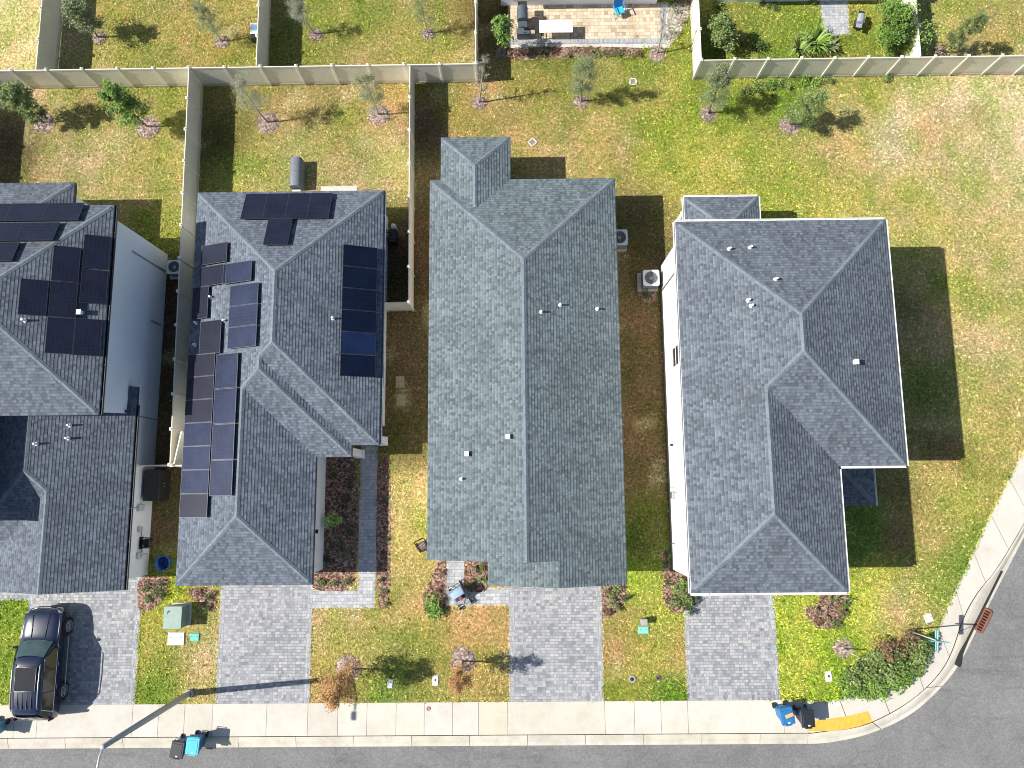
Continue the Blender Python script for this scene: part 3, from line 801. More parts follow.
m = MB(); m.box((-9.9, -1.9, 2.1), (.14, .12, .3), bev=.02); m.box((-9.81, -1.9, 2.02), (.1, .2, .05)); m.build('wall_lamp', black_pl, h2, o2)
m = MB(); gutter_run(m, (-6.66, 2.3), (-6.66, 15.2), (1, 0, 0), 2.87); m.build('gutter', P_('gutter_grey', (.20, .23, .27), .45), h2, o2)
for q in ((333, 318.5, 0), (211, 297.5, 0), (224.5, 321, 0), (196.5, 323, 0), (195.5, 345, 0)): vent_pipe(roof2, r2.z, q[0], q[1], o2, q[2])
PL2 = {'W': lambda x, y: 2.9+.4*(x+16.19), 'N': lambda x, y: 2.9+.4*(15.2-y), 'E': lambda x, y: 2.9+.4*(-6.66-x)}
PL1 = {'E': lambda x, y: 6+.4*(-18.6-x), 'N': lambda x, y: 6+.4*(13.3-y)}
def panels2(side, p, px, py, w, h, n, step, mats, along='u'):
    u, v = plane_frame(side, p); P0 = solid_on_slope(px+(2.6 if side == 'W' else 0), py, PL2[side])
    for k in range(n):
        o_ = P0+(u*step*k if along == 'u' else v*step*k)
        panel(h2, o2, o_, u, v, w, h, mats[k % len(mats)] if isinstance(mats, (list, tuple)) else mats, k)
LW, LH = 1.66, 1.0
# west slope: u runs north, v runs up to the ridge; px,py give the lower (west) south corner
panels2('W', .4, 200.4, 266.4, LH, LW, 1, 0, 'solar_black')
panels2('W', .4, 199.4, 287.8, LH, LW, 1, 0, 'solar_black')
panels2('W', .4, 222.4, 285.2, LH, LW+.1, 1, 0, 'solar_blue')
panels2('W', .4, 191.5, 320.4, LW-.05, LH, 1, 0, 'solar_black')
panels2('W', .4, 227.2, 349.4, LH+.02, LW+.06, 3, 1.035, 'solar_blue')
panels2('W', .4, 198.8, 355.6, LW, LH+.32, 1, 0, 'solar_black')
_b, _t = solid_on_slope(179.2, 517.4, PL2['W']), solid_on_slope(193.5, 355.2, PL2['W']); _st = (_t.y-_b.y)/7
panels2('W', .4, 179.2, 517.4, _st-.015, LW+.05, 7, _st, ['solar_black', 'solar_blue', 'solar_blue', 'solar_blue', 'solar_black', 'solar_black', 'solar_black'])
panels2('W', .4, 209.2, 496, LW, 1.34, 4, 1.69, 'solar_blue')
panels2('N', .4, 247.3, 196.2, 1.09, 1.7, 4, 1.10, 'solar_black')
panels2('N', .4, 269.5, 221.2, 1.2, 1.66, 1, 1.04, 'solar_black')
panels2('E', .4, 374.6, 378, LH+.08, LW+.03, 6, 1.095, ['solar_navy', 'solar_mid', 'solar_navy', 'solar_navy', 'solar_navy', 'solar_navy'])

# ---------- two storey house by the corner
o4 = (12.3, 4., 0); h4 = thing('house', 'two storey white house with grey hip roof and white gutters at the street corner', 'house', o4)
r4 = HipRoof(); r4.block(7.42, 17.14, .93, 12.27, 5.78, .36); r4.block(7.42, 14.16, -4.45, 9.0, 5.78, .36)
roof4 = r4.build('roof', 'shingle_slate', h4, o4, white)
m = MB(); m.prism([(7.84, -4.03), (13.75, -4.03), (13.75, 1.33), (16.74, 1.33), (16.74, 11.9), (7.84, 11.9)], .25, 5.6); m.build('wall', 'stucco_white', h4, o4)
m = MB(); m.prism([(7.80, -4.07), (13.79, -4.07), (13.79, 1.29), (16.78, 1.29), (16.78, 11.94), (7.80, 11.94)], 0, .25); m.build('plinth', P_('plinth_grey', (.2, .2, .2), .9), h4, o4)
m = MB()
for a, b, n_ in (((7.42, -4.45), (7.42, 12.27), (-1, 0, 0)), ((17.14, .93), (17.14, 12.27), (1, 0, 0)), ((14.16, -4.45), (14.16, .8), (1, 0, 0)), ((7.42, 12.27), (17.14, 12.27), (0, 1, 0)), ((7.42, -4.45), (14.16, -4.45), (0, -1, 0)), ((14.29, .93), (17.14, .93), (0, -1, 0))): gutter_run(m, a, b, n_, 5.76)
m.build('gutter', white, h4, o4)
l4 = HipRoof(); l4.block(8.58, 12.33, 10.0, 14.66, 2.9, .36, 'WEN')
lr = l4.build('porch_roof', 'shingle_slate', h4, o4, white)
m = MB()
for a, b, n_ in (((8.58, 12.0), (8.58, 14.66), (-1, 0, 0)), ((12.33, 12.0), (12.33, 14.66), (1, 0, 0)), ((8.58, 14.66), (12.33, 14.66), (0, 1, 0))): gutter_run(m, a, b, n_, 2.88)
m.build('porch_gutter', white, h4, o4)
for x in (8.9, 12.0):
    m = MB(); m.box((x, 14.3, 1.37), (.3, .3, 2.74)); m.build('porch_post', 'stucco_white', h4, o4)
e4 = HipRoof(); e4.block(12.4, 17.12, -.86, 3.2, 2.75, .3, 'ES'); er = e4.build('porch_roof', 'shingle_slate', h4, o4, white)
m = MB(); gutter_run(m, (17.12, -.86), (17.12, 1.2), (1, 0, 0), 2.73); m.build('porch_gutter', white, h4, o4)
m = MB(); m.box((16.8, -.5, 1.3), (.32, .32, 2.6)); m.build('porch_post', 'stucco_white', h4, o4)
garage_door(h4, 8.4, 12.9, -4.05, o4); front_door(h4, 15.2, 1.31, o4)
window(h4, (7.84, 6.45, 2.9), .98, 1.55, (-1, 0, 0), o4)
for yy in (3, 8.5): window(h4, (16.75, yy, 4.2), 1.4, 1.3, (1, 0, 0), o4)
for xx in (9.5, 11.8): window(h4, (xx, -4.04, 4.2), 1.1, 1.4, (0, -1, 0), o4)
for q in ((729, 249.3, 0), (750, 247.7, 0), (748, 300.5, 0), (751, 306, 0), (854.5, 362.5, 1), (775.5, 279.5, 0)): vent_pipe(roof4, r4.z, q[0], q[1], o4, q[2])
# pipes and meter on the white wall
m = MB(); zz = [at(*q) for q in ((659, 288), (671, 269))]
m.tube([(7.79, 10.5, .3), (7.79, 10.5, 3.6), (7.83, 10.5, 3.7)], .025); m.build('conduit', P_('conduit_brown', (.25, .17, .13), .6), h4, o4)
m = MB()
for k, (yy, z0, z1) in enumerate(((-.15, .5, 2.0), (.1, .4, 1.4), (-.45, .9, 1.3), (-2.7, .4, 1.0))):
    m.tube([(7.79, yy, z0), (7.79, yy, z1), (7.72, yy-.1, z1)], .022)
m.box((7.77, -.3, 1.1), (.12, .35, .5), bev=.02); m.build('meter_box', steel, h4, o4)
m = MB(); m.cyl((7.83, 2.2, 1.4), (7.7, 2.2, 1.4), .06); m.build('wall_vent', black_pl, h4, o4)

# ---------- tall house cut by the left frame edge
o1 = (-24., 4., 0); h1 = thing('house', 'two storey house with black solar panels and pale side wall at the left edge', 'house', o1)
r1 = HipRoof(); r1.block(-31.0, -18.6, 3.48, 13.3, 6.0, .4); r1.block(-38, -24.25, -1.4, 13.3, 6.0, .4)
roof1 = r1.build('roof', 'shingle_dark', h1, o1)
g1 = HipRoof(); g1.block(-26.85, -18.6, -3.05, 5.2, 2.9, .4, 'WES'); g1.block(-25.05, -18.6, -4.5, 2.5, 2.9, .4, 'WE')
gr1 = g1.build('garage_roof', 'shingle_dark', h1, o1)
n1 = HipRoof(); n1.block(-27.6, -22.52, 11.5, 15.82, 2.9, .4, 'WEN'); nr1 = n1.build('porch_roof', 'shingle_dark', h1, o1)
m = MB(); m.prism([(-37.6, -1.0), (-24.66, -1.0), (-24.66, 3.87), (-18.98, 3.87), (-18.98, 12.9), (-37.6, 12.9)], 0, 5.82); m.build('wall', 'stucco_pale', h1, o1)
m = MB(); m.prism([(-24.6, -4.1), (-18.98, -4.1), (-18.98, 3.83), (-24.6, 3.83)], 0, 2.75); m.build('garage_wall', 'stucco_white', h1, o1)
m = MB(); m.prism([(-27.2, 12.95), (-22.94, 12.95), (-22.94, 15.4), (-27.2, 15.4)], 0, 2.7); m.build('porch_wall', 'stucco_pale', h1, o1)
m = MB(); gutter_run(m, (-18.6, 3.5), (-18.6, 13.3), (1, 0, 0), 5.97); gutter_run(m, (-18.6, -4.5), (-18.6, 4.3), (1, 0, 0), 2.87); m.build('gutter', dark_trim, h1, o1)
garage_door(h1, -24.3, -19.5, -4.12, o1)
def panels1(side, px, py, w, h, n, step, mats='solar_black', along='u'):
    u, v = plane_frame(side, .4); P0 = solid_on_slope(px, py, PL1[side])
    for k in range(n): panel(h1, o1, P0+(u*step*k if along == 'u' else v*step*k), u, v, w, h, mats, k)
panels1('E', 73.2, 355, 1.62, 1.06, 3, 1.64)
panels1('E', 106.5, 305.5, 1.58, 1.06, 2, 1.62)
panels1('E', 100.5, 357, 1.68, 1.06, 1, 1.6)
panels1('E', 46.8, 317, 1.62, 1.06, 1, 1.6)
panels1('N', -21., 206.5, 1.66, 1.06, 3, 1.68)
panels1('N', -11., 225.5, 1.66, 1.06, 2, 1.68)
panels1('N', -15., 245., 1.66, 1.06, 1, 1.68)
for q in ((81.5, 313, 1), (25, 320.5, 0)): vent_pipe(roof1, r1.z, q[0], q[1], o1, q[2])
for q in ((36.5, 444, 0), (68.5, 438.5, 0), (70, 425.5, 0)): vent_pipe(gr1, g1.z, q[0], q[1], o1, q[2])
# services on its side walls
m = MB()
for a, b in (((139.5, 244), 1), ((155, 275.5), 1)): pass
m.tube([(-18.95, 11.9, .2), (-18.95, 11.9, 3.6)], .03); m.tube([(-18.95, 8.9, .3), (-18.95, 8.9, 1.4), (-18.86, 8.9, 1.45)], .03); m.build('pipe', P_('pipe_grey', (.36, .42, .48), .5), h1, o1)
m = MB(); m.box((-18.94, 5.6, 2.2), (.06, .22, .22), bev=.01); m.build('wall_vent', 'stucco_white', h1, o1)
m = MB(); m.box((-18.9, 3.95, 3.0), (.14, .12, .5)); m.build('downpipe', dark_trim, h1, o1)
for yy, z, d, nm, mt in ((-.7, 1.3, (.16, .32, .5), 'fuse_box', P_('box_grey', (.48, .52, .54), .5)), (-1.75, 1.2, (.14, .26, .34), 'meter', P_('box_grey2', (.5, .52, .53), .5)), (-3.05, 1.1, (.14, .3, .42), 'fuse_box', P_('box_grey3', (.55, .57, .57), .5))):
    m = MB(); m.box((-18.90, yy, z), d, bev=.02); bx = m.build(nm, mt, h1, o1)
    m = MB(); m.cyl((-18.84, yy, z), (-18.79, yy, z), .08, n=14); m.build('dial', P_('dial', (.55, .5, .5), .3), bx, o1)
m = MB(); m.tube([(-18.94, .1, 2.6), (-18.94, -.6, 2.6), (-18.94, -.7, 1.6)], .022); m.tube([(-18.94, -1.75, 1.0), (-18.94, -3.0, .8), (-18.94, -3.05, .2)], .022); m.build('conduit', P_('pipe_grey', (.36, .42, .48), .5), h1, o1)

# ---------- houses beyond the back gardens, only their edges show
def back_house(x0, x1, y0, y1, h, lab):
    o = ((x0+x1)/2, (y0+y1)/2, 0); t = thing('bungalow', lab, 'house', o)
    r = HipRoof(); r.block(x0, x1, y0, y1, h, .36); r.build('roof', 'shingle_slate', t, o)
    m = MB(); m.prism(rect(x0+.4, x1-.4, y0+.4, y1-.4), 0, h-.17); m.build('wall', 'stucco_pale', t, o)
    m = MB(); gutter_run(m, (x0, y0), (x1, y0), (0, -1, 0), h-.02); m.build('gutter', P_('gutter_blue', (.25, .32, .38), .45), t, o)
    for k in range(3): window(t, (x0+1.5+(x1-x0-3)*k/2, y0+.39, 1.5), 1.3, 1.3, (0, -1, 0), o)
back_house(-1.1, 8.6, 27.1, 40, 2.9, 'house at the top edge whose grey eave overhangs the tan paved patio')
back_house(11.3, 21.2, 27.15, 40, 2.9, 'house at the top edge behind the garden with a grey paver pad')
# ------------------------------------------------------------------ fences
def fence(a, b, label, mat='vinyl', hh=1.8, step=1.84, start_post=True, end_post=True, group='vinyl privacy fences'):
    mt = vinyl
    a, b = Vector((*a, 0)), Vector((*b, 0)); L = (b-a).length; d = (b-a)/L; ang = math.atan2(d.y, d.x)
    t = thing('fence', label, 'fence', a, 0, group); n = max(1, round(L/step)); st = L/n; rot = Matrix.Rotation(ang, 3, 'Z')
    for k in range(n):
        c = a+d*(st*(k+.5)); m = MB(); w_ = st-.13
        q = int(w_/.15)
        for j in range(q):
            x = -w_/2+w_*(j+.5)/q; p = c+d*x; m.box((p.x, p.y, .06+(hh-.12)/2), (w_/q-.006, .03, hh-.14), rot=rot)
        m.box((c.x, c.y, hh-.06), (w_, .05, .12), rot=rot, bev=.008); m.box((c.x, c.y, .1), (w_, .05, .14), rot=rot, bev=.008)
        m.box((c.x, c.y, .06+(hh-.12)/2), (w_-.01, .02, hh-.15), rot=rot)
        m.build('panel', mt, t, a)
    for k in range(n+1):
        if (k == 0 and not start_post) or (k == n and not end_post): continue
        c = a+d*(st*k); m = MB(); m.box((c.x, c.y, (hh+.05)/2), (.127, .127, hh+.05), rot=rot, bev=.01); po = m.build('post', mt, t, a)
        m = MB(); m.box((c.x, c.y, hh+.06), (.16, .16, .03), rot=rot); m.box((c.x, c.y, hh+.1), (.15, .15, .06), rot=rot, taper=.25); m.build('cap', vinyl_w, po, a)
    return t
fence((-33.05, 22.74), (-17.58, 22.78), 'beige vinyl fence behind the two leafy green trees at the left edge')
fence((-17.58, 22.78), (-2.04, 22.82), 'beige vinyl fence along the back of the yard behind the house with blue panels', start_post=False)
fence((-17.58, 22.78), (-17.32, 1.42), 'long beige vinyl fence running down the alley beside the house with blue panels', start_post=False)
fence((-5.6, 22.8), (-5.52, 9.62), 'beige vinyl fence seen from above along the shaded strip left of the plain bungalow', start_post=False)
f = fence((-7.04, 9.6), (-5.52, 9.62), 'short beige vinyl fence return joining the side wall of the house with blue panels', end_post=False)
f = fence((-18.93, 1.38), (-17.32, 1.4), 'short vinyl gate fence across the alley next to the black cabinet', end_post=False)
m = MB(); rz = R(80)
m.box((-16.98, 2.2, .95), (1.75, .045, 1.7), rz=rz, bev=.008); m.box((-16.98, 2.2, 1.8), (1.8, .06, .08), rz=rz); gt = m.build('gate', vinyl, f, (-18.93, 1.38, 0))
fence((-17.2, 1.38), (-15.85, 1.38), 'narrow vinyl fence closing the gap between the alley fence and the roof with blue panels')
fence((-25.9, 22.76), (-25.95, 39), 'beige vinyl fence beside the sandy yard in the top left corner', start_post=False)
fence((-13.93, 22.8), (-14.0, 39), 'beige vinyl fence behind the pale blue topped cart at the top edge', start_post=False)
fence((-2.04, 22.82), (-2.06, 39), 'thin edge on view of the beige fence left of the tan patio', start_post=False)
fence((10.12, 22.86), (10.2, 39), 'sunlit vinyl fence right of the tan patio running to the top edge')
fence((10.12, 22.86), (44.2, 22.92), 'long grey green vinyl fence along the top right garden with slanting posts', start_post=False)
fence((21.92, 22.9), (22.1, 39), 'sunlit vinyl fence beside the bright green tree at top right', start_post=False)
fence((-29.4, 22.74), (-29.4, 13.6), 'vinyl fence just beyond the left edge that shades the yard', start_post=False)

# ------------------------------------------------------------------ plants
def leaf(m, c, s, tone, flat=.5):
    d = Vector((random.gauss(0, 1), random.gauss(0, 1), random.gauss(0, 1)*flat)).normalized()
    n = Vector((random.gauss(0, .6), random.gauss(0, .6), 1)).normalized(); e = d.cross(n)
    if e.length < .01: return
    e.normalize(); c = Vector(c); L = s*random.uniform(.7, 1.3); W = L*random.uniform(.32, .5)
    m.face([c-d*L*.5, c+e*W*.5, c+d*L*.5, c-e*W*.5], tone=tone)
def clump(m, c, r, n, s, sz=(1, 1, 1), tone0=.5, spread=.35, flat=.5):
    c = Vector(c)
    for _ in range(n):
        v = Vector((random.gauss(0, 1), random.gauss(0, 1), random.gauss(0, 1))).normalized()*random.random()**.45*r
        v = Vector((v.x*sz[0], v.y*sz[1], v.z*sz[2]))
        leaf(m, c+v, s, min(1, max(0, random.gauss(tone0, spread*.6))), flat)
LEAF = {'green': ((.05, .09, .022), (.28, .36, .11)), 'bright': ((.045, .10, .016), (.25, .40, .07)), 'dark': ((.02, .045, .014), (.09, .16, .04)), 'pale': ((.09, .12, .05), (.27, .32, .15)),
        'silver': ((.12, .14, .08), (.36, .38, .27)), 'rust': ((.23, .11, .035), (.56, .33, .14)), 'red': ((.08, .04, .022), (.36, .22, .13)), 'dry': ((.14, .09, .06), (.45, .34, .24)), 'yellow': ((.16, .17, .03), (.45, .38, .10)),
        'lime': ((.16, .28, .06), (.55, .72, .24)), 'olive': ((.05, .08, .02), (.20, .24, .08))}  # lime carries sunlit brightness in its leaf colour
def leafmat(k): return foliage('leaf_'+k, *LEAF[k])
def tree(base, top, h, r, n, s, kind, label, group=None, start=.3, name='young_tree', limbs=11, tr=.045, twigs=0, ring=.6, cat='tree', fill=26):
    bx, by = at(*base); B = Vector((bx, by, 0)); tx, ty = at(top[0], top[1], h); T = Vector((tx-bx, ty-by, h))
    t = thing(name, label, cat, B, 0, group)
    m = MB(); pts = []; rr = []
    bend = Vector((random.uniform(-.1, .1), random.uniform(-.1, .1), 0))
    for k in range(9):
        f = k/8; pts.append(T*f*.92+bend*math.sin(f*3.1)+Vector((0, 0, -.03 if k == 0 else 0))); rr.append(tr*(1-f*.75)+.006)
    m.tube(pts, rr, 6)
    def along(f): return T*f*.92+bend*math.sin(f*3.1)
    tips = []
    for k in range(limbs):
        f = start+(1-start)*(k+.3)/limbs; a = k*2.4+random.random(); q = (f-start)/(1-start)
        ln = r*(1.0-.5*abs(q-.35)*1.4)*random.uniform(.65, 1.1)*(1-.45*q)
        p0 = along(f); p1 = p0+Vector((math.cos(a)*ln, math.sin(a)*ln, ln*random.uniform(.35, .75)))
        mid = (p0+p1)*.5+Vector((0, 0, -.05*ln))
        m.tube([p0, mid, p1], [tr*.38, tr*.24, .006], 5); tips.append((p0, mid, p1, ln))
        for _ in range(twigs):
            g = random.uniform(.3, 1); s0 = p0.lerp(p1, g); dv = Vector((random.gauss(0, 1), random.gauss(0, 1), random.gauss(.5, .7))).normalized()*random.uniform(.2, .55)*min(1, r)
            m.tube([s0, s0+dv*.5+Vector((0, 0, .02)), s0+dv], [.012, .008, .004], 4)
    m.build('trunk', twig if twigs else bark, t)
    m = MB(); per = max(1, int(n*1.9)//(limbs*3+4))
    for p0, mid, p1, ln in tips:
        for c, rr_ in ((p1, .42), (mid.lerp(p1, .5), .38), (mid, .30)):
            tn = random.uniform(.3, .7)
            clump(m, c, max(.18, ln*rr_*1.35), int(per*random.uniform(.6, 1.5)), s*.85, (1, 1, .8), tn)
    clump(m, along(1.0), r*.3, per*4, s*.85, (1, 1, 1.3), .6)
    for _ in range(fill):
        f = random.uniform(start+.02, 1.05); q = (f-start)/(1-start); wd = r*(.55+.45*math.sin(min(1, q*1.15)*2.6))*.72; a = random.uniform(0, 6.283); rr_ = wd*math.sqrt(random.random())
        clump(m, along(f)+Vector((math.cos(a)*rr_, math.sin(a)*rr_, random.uniform(-.1, .1))), r*random.uniform(.16, .34), max(6, int(n*1.5/fill*random.uniform(.5, 1.4))), s*.8, (1, 1, .9), random.uniform(.25, .8))
    m.build('crown', leafmat(kind), t)
    if ring:
        m = MB(); n_ = 22; pts = []
        for k in range(n_):
            a = 2*math.pi*k/n_; q = ring*random.uniform(.86, 1.12); pts.append((math.cos(a)*q, math.sin(a)*q))
        for k in range(n_):
            p, q = pts[k], pts[(k+1) % n_]
            m.face([(0, 0, .09), (p[0]*.6, p[1]*.6, .07), (q[0]*.6, q[1]*.6, .07)], smooth=True); m.face([(p[0]*.6, p[1]*.6, .07), (*p, -.01), (*q, -.01), (q[0]*.6, q[1]*.6, .07)], smooth=True)
        chips(m, 170, lambda: (lambda a, q: (math.cos(a)*q, math.sin(a)*q, .085-.06*(q/ring)**2))(random.uniform(0, 6.28), ring*1.05*math.sqrt(random.random())))
        o = m.build('mulch_ring', 'mulch_grey'); o.location = B; tag(o, kind='stuff')
    return t
def chips(m, n, fn):
    for _ in range(n):
        p = Vector(fn()); a = random.uniform(0, 3.14); L = random.uniform(.02, .055); W = L*.4; u = Vector((math.cos(a), math.sin(a), random.uniform(-.4, .4)))*L; v = Vector((-math.sin(a), math.cos(a), random.uniform(-.4, .4)))*W
        p.z += .02; m.face([p-u-v, p+u-v, p+u+v, p-u+v])
YG = 'young trees staked in the back yards'
tree((99, 38), (64, 3), 3.1, 1.0, 1100, .14, 'pale', 'leafy grey green young tree beside the fence shadow, leftmost of the top yards', YG, .28, ring=.4)
tree((222, 42), (196, 2), 3.0, .85, 1500, .065, 'pale', 'thin pale young tree left of the pale blue topped cart', YG, .3, twigs=4, ring=.42)
tree((316, 35), (292, 0), 2.9, .75, 800, .06, 'silver', 'very sparse silvery young tree right of the fence shadow at the top edge', YG, .4, twigs=4, ring=.4)
tree((428, 34), (420, -4), 3.0, .75, 900, .065, 'green', 'sparse green young tree near the top edge in the middle of the lush grass', YG, .3, twigs=3, ring=.36)
tree((502, 53), (499, 16), 3.2, .75, 600, .15, 'bright', 'bright green young tree at the left corner of the tan patio', YG, .35, ring=.35)
tree((657, 54), (664, 4), 3.6, .6, 300, .05, 'silver', 'bare leafless young tree at the right corner of the tan patio', YG, .35, twigs=7, ring=.5)
tree((44, 123), (5, 86), 3.4, 1.0, 2000, .13, 'green', 'dense dark green young tree below the left end of the fence', YG, .25, ring=.62)
tree((148, 127), (106, 86), 4.1, 1.0, 2400, .13, 'bright', 'dense bright green young tree in front of the beige fence', YG, .25, ring=.68)
tree((268, 123), (236, 76), 4.2, .95, 1300, .065, 'silver', 'pale sparse young tree with bare twigs behind the house with blue panels', YG, .35, twigs=5, ring=.66)
tree((379, 115), (362, 73), 3.9, .9, 1700, .065, 'pale', 'thin airy green young tree right of the middle of the tan back yard', YG, .3, twigs=3, ring=.66)
tree((479, 103), (484, 54), 4.0, .6, 260, .05, 'silver', 'bare grey young tree next to the end of the long beige fence', YG, .25, twigs=12, ring=.42)
tree((581, 102), (588, 58), 4.1, .85, 2300, .075, 'pale', 'pale green feathery young tree in the open lawn below the patio', YG, .25, ring=.42, twigs=2)
tree((708, 114), (722, 66), 4.0, .95, 2300, .09, 'pale', 'olive green young tree touching the left corner of the grey green fence', YG, .25, ring=.48)
tree((790, 125), (822, 93), 3.3, .95, 2000, .12, 'green', 'dark green young tree leaning over its shadow below the grey green fence', YG, .22, ring=.6)
tree((940, 52), (986, 12), 3.6, .7, 1200, .11, 'olive', 'slender dark green young tree alone in the top right yard', YG, .25, ring=.3)
tree((899, 55), (893, 2), 3.0, 1.4, 3600, .15, 'bright', 'large bushy bright green tree against the sunlit fence at top right', None, .1, name='bushy_tree', limbs=16, ring=0)
tree((728, 52), (722, 14), 2.4, 1.0, 1300, .15, 'green', 'spreading light green small tree in the shade behind the grey green fence', None, .15, name='bushy_tree', ring=0)
FG = 'rusty young trees by the pavement'
tree((348, 668), (329, 702), 4.0, 1.0, 2100, .095, 'rust', 'rusty orange young tree by the pavement, left of the pair, with lamp shadow beneath', FG, .28, ring=.68)
tree((463, 660), (455, 692), 3.9, .72, 1200, .09, 'rust', 'smaller rusty orange young tree by the third driveway, right of the pair', FG, .28, ring=.66)
m = MB()
def stump(px, py, ring, label):
    B = at3(px, py); t = thing('sapling', label, 'tree', B); m = MB()
    m.tube([(0, 0, 0), (.1, -.1, .5), (.28, -.22, 1.15)], [.035, .028, .012], 6); m.tube([(.1, -.1, .5), (.3, .05, .9)], [.018, .006], 5); m.build('trunk', twig, t)
    m = MB(); n_ = 22; pts = [(math.cos(6.283*k/n_)*ring*random.uniform(.88, 1.1), math.sin(6.283*k/n_)*ring*random.uniform(.88, 1.1)) for k in range(n_)]
    for k in range(n_):
        p, q = pts[k], pts[(k+1) % n_]; m.face([(0, 0, .09), (*p, -.01), (*q, -.01)], smooth=True)
    chips(m, 90, lambda: (lambda a, q: (math.cos(a)*q, math.sin(a)*q, .07-.06*(q/ring)))(random.uniform(0, 6.28), ring*math.sqrt(random.random())))
    o = m.build('mulch_ring', 'mulch_grey'); o.location = B; tag(o, kind='stuff')
stump(843, 648, .55, 'leafless stick of a sapling in a round mulch patch on the bright lawn')

def shrub(px, py, r, h, kind, label, group=None, n=None, s=.11, name='shrub', cat='shrub', flat=.6):
    B = at3(px, py); n = n or int(240*r/.4); t = thing(name, label, cat, B, 0, group)
    m = MB(); mm = MB()
    for k in range(5):
        a = k*1.26+random.random(); q = r*random.uniform(.35, .75); mm.tube([(0, 0, -.02), (math.cos(a)*q*.5, math.sin(a)*q*.5, h*.5), (math.cos(a)*q, math.sin(a)*q, h*.8)], [.014, .01, .004], 4)
    mm.build('stem', bark, t)
    for k in range(7):
        a = random.uniform(0, 6.28); q = r*random.uniform(.1, .7); clump(m, (math.cos(a)*q, math.sin(a)*q, h*random.uniform(.3, .75)), r*random.uniform(.3, .55), n//7, s, (1, 1, h/r*.55), random.uniform(.25, .75), .35, flat)
    m.build('foliage', leafmat(kind), t); return t
def bladeplant(px, py, r, h, kind, label, n=26, group=None, w_=.07, name='spiky_plant', cat='plant'):
    B = at3(px, py); m = MB()
    for k in range(n):
        a = k*2.399+random.uniform(-.3, .3); L = r*random.uniform(.7, 1.1); up = h*random.uniform(.5, 1.1); d = Vector((math.cos(a), math.sin(a), 0)); e = Vector((-d.y, d.x, 0))*w_
        prev = None; tone = random.uniform(.2, 1)
        for j in range(5):
            f = j/4; p = d*L*f+Vector((0, 0, up*math.sin(f*2.2)*1.1)); ww = e*(1-f**2)*(.6+.4*math.sin(f*3))
            if prev: m.face([prev[0]-prev[1], p-ww, p+ww, prev[0]+prev[1]], tone=tone)
            prev = (p, ww)
    o = m.build(name, leafmat(kind)); o.location = B; return tag(o, label, cat, group)
def bed(polypx, z=.02, mat='mulch', n=0):
    poly = smoothloop([at(*q) for q in polypx]); m = MB(); m.prism(poly, -.03, z)
    xs = [p[0] for p in poly]; ys = [p[1] for p in poly]; A = area(poly)
    def fn():
        while True:
            q = (random.uniform(min(xs), max(xs)), random.uniform(min(ys), max(ys)))
            if inside(q, poly): return (*q, z+random.uniform(0, .03))
    chips(m, int(A*70), fn)
    tag(m.build('mulch_bed', mat), kind='stuff'); PAVED.append(poly); return poly
def smoothloop(p):
    for _ in range(2):
        n = len(p); q = []
        for i in range(n): q += [lin(p[i], p[(i+1) % n], .18), lin(p[i], p[(i+1) % n], .82)]
        p = q
    return p
# front beds
bed([(137, 576), (171, 575), (167, 592), (160, 604), (148, 611), (138, 611)])
bed([(187, 587), (217, 587), (216, 612), (206, 611), (198, 602), (190, 597)])
bed([(324, 456), (359, 456), (357, 591), (312, 591), (313, 572)])
bed([(377, 452), (391, 452), (391, 608), (376, 609)])
bed([(440, 556), (446, 556), (446, 608), (436, 616), (424, 612), (422, 596), (430, 582)])
bed([(464, 556), (490, 556), (489, 592), (464, 592)])
bed([(601, 582), (628, 582), (626, 602), (616, 612), (606, 619), (602, 618)])
bed([(660, 545), (672, 566), (692, 576), (692, 602), (682, 614), (668, 612), (661, 596), (663, 575)])
bed([(818, 590), (850, 590), (849, 612), (842, 624), (830, 630), (815, 628), (805, 618), (803, 606), (817, 604)], mat='mulch')
bed([(638, 285), (656, 285), (656, 300), (648, 304), (639, 300)])
bed([(508, 47), (645, 47), (640, 56), (600, 57), (560, 58), (520, 61), (509, 60)], mat='mulch')
bed([(669, 2), (692, 2), (690, 14), (680, 34), (671, 45), (664, 46)], mat='gravel')
G1 = 'low shrubs in the front beds'
def many(spots, label, group=G1, **kw):
    for i, q in enumerate(spots):
        px, py, r, h, kind = q; shrub(px, py, r, h, kind, label, group, **kw)
many([(147, 587, .42, .4, 'dark'), (160, 585, .4, .4, 'dark'), (164, 594, .32, .35, 'dark'), (150, 598, .3, .3, 'olive'), (156, 592, .3, .3, 'green')], 'low dark shrub in the pinkish mulch bed left of the green transformer', 'dark shrubs in the bed left of the transformer', n=130, s=.09)
many([(210, 596, .34, .4, 'dark'), (208, 609, .3, .35, 'dark'), (199, 592, .28, .3, 'red')], 'low dark shrub in the small mulch bed behind the green transformer', 'dark shrubs behind the transformer', n=110, s=.09)
shrub(335, 517, .62, 1.0, 'lime', 'bright lime green plant coloured as if sunlit in the shaded mulch bed by the front walk', None, n=330, s=.17)
many([(346, 500, .42, .2, 'dark'), (351, 482, .36, .2, 'dark'), (338, 545, .45, .22, 'dark'), (345, 556, .42, .22, 'green'), (334, 474, .36, .18, 'dark'), (349, 530, .36, .2, 'dark'), (328, 560, .3, .2, 'dark')], 'low dark ground plant in the shaded bed left of the front walk', 'dark plants in the shaded front bed', n=150, s=.08)
many([(321, 582, .3, .35, 'olive'), (334, 583, .3, .35, 'olive'), (347, 581, .32, .35, 'olive')], 'olive shrub in the sunlit end of the bed by the bend of the front walk', 'olive shrubs at the bend of the front walk', n=130, s=.09)
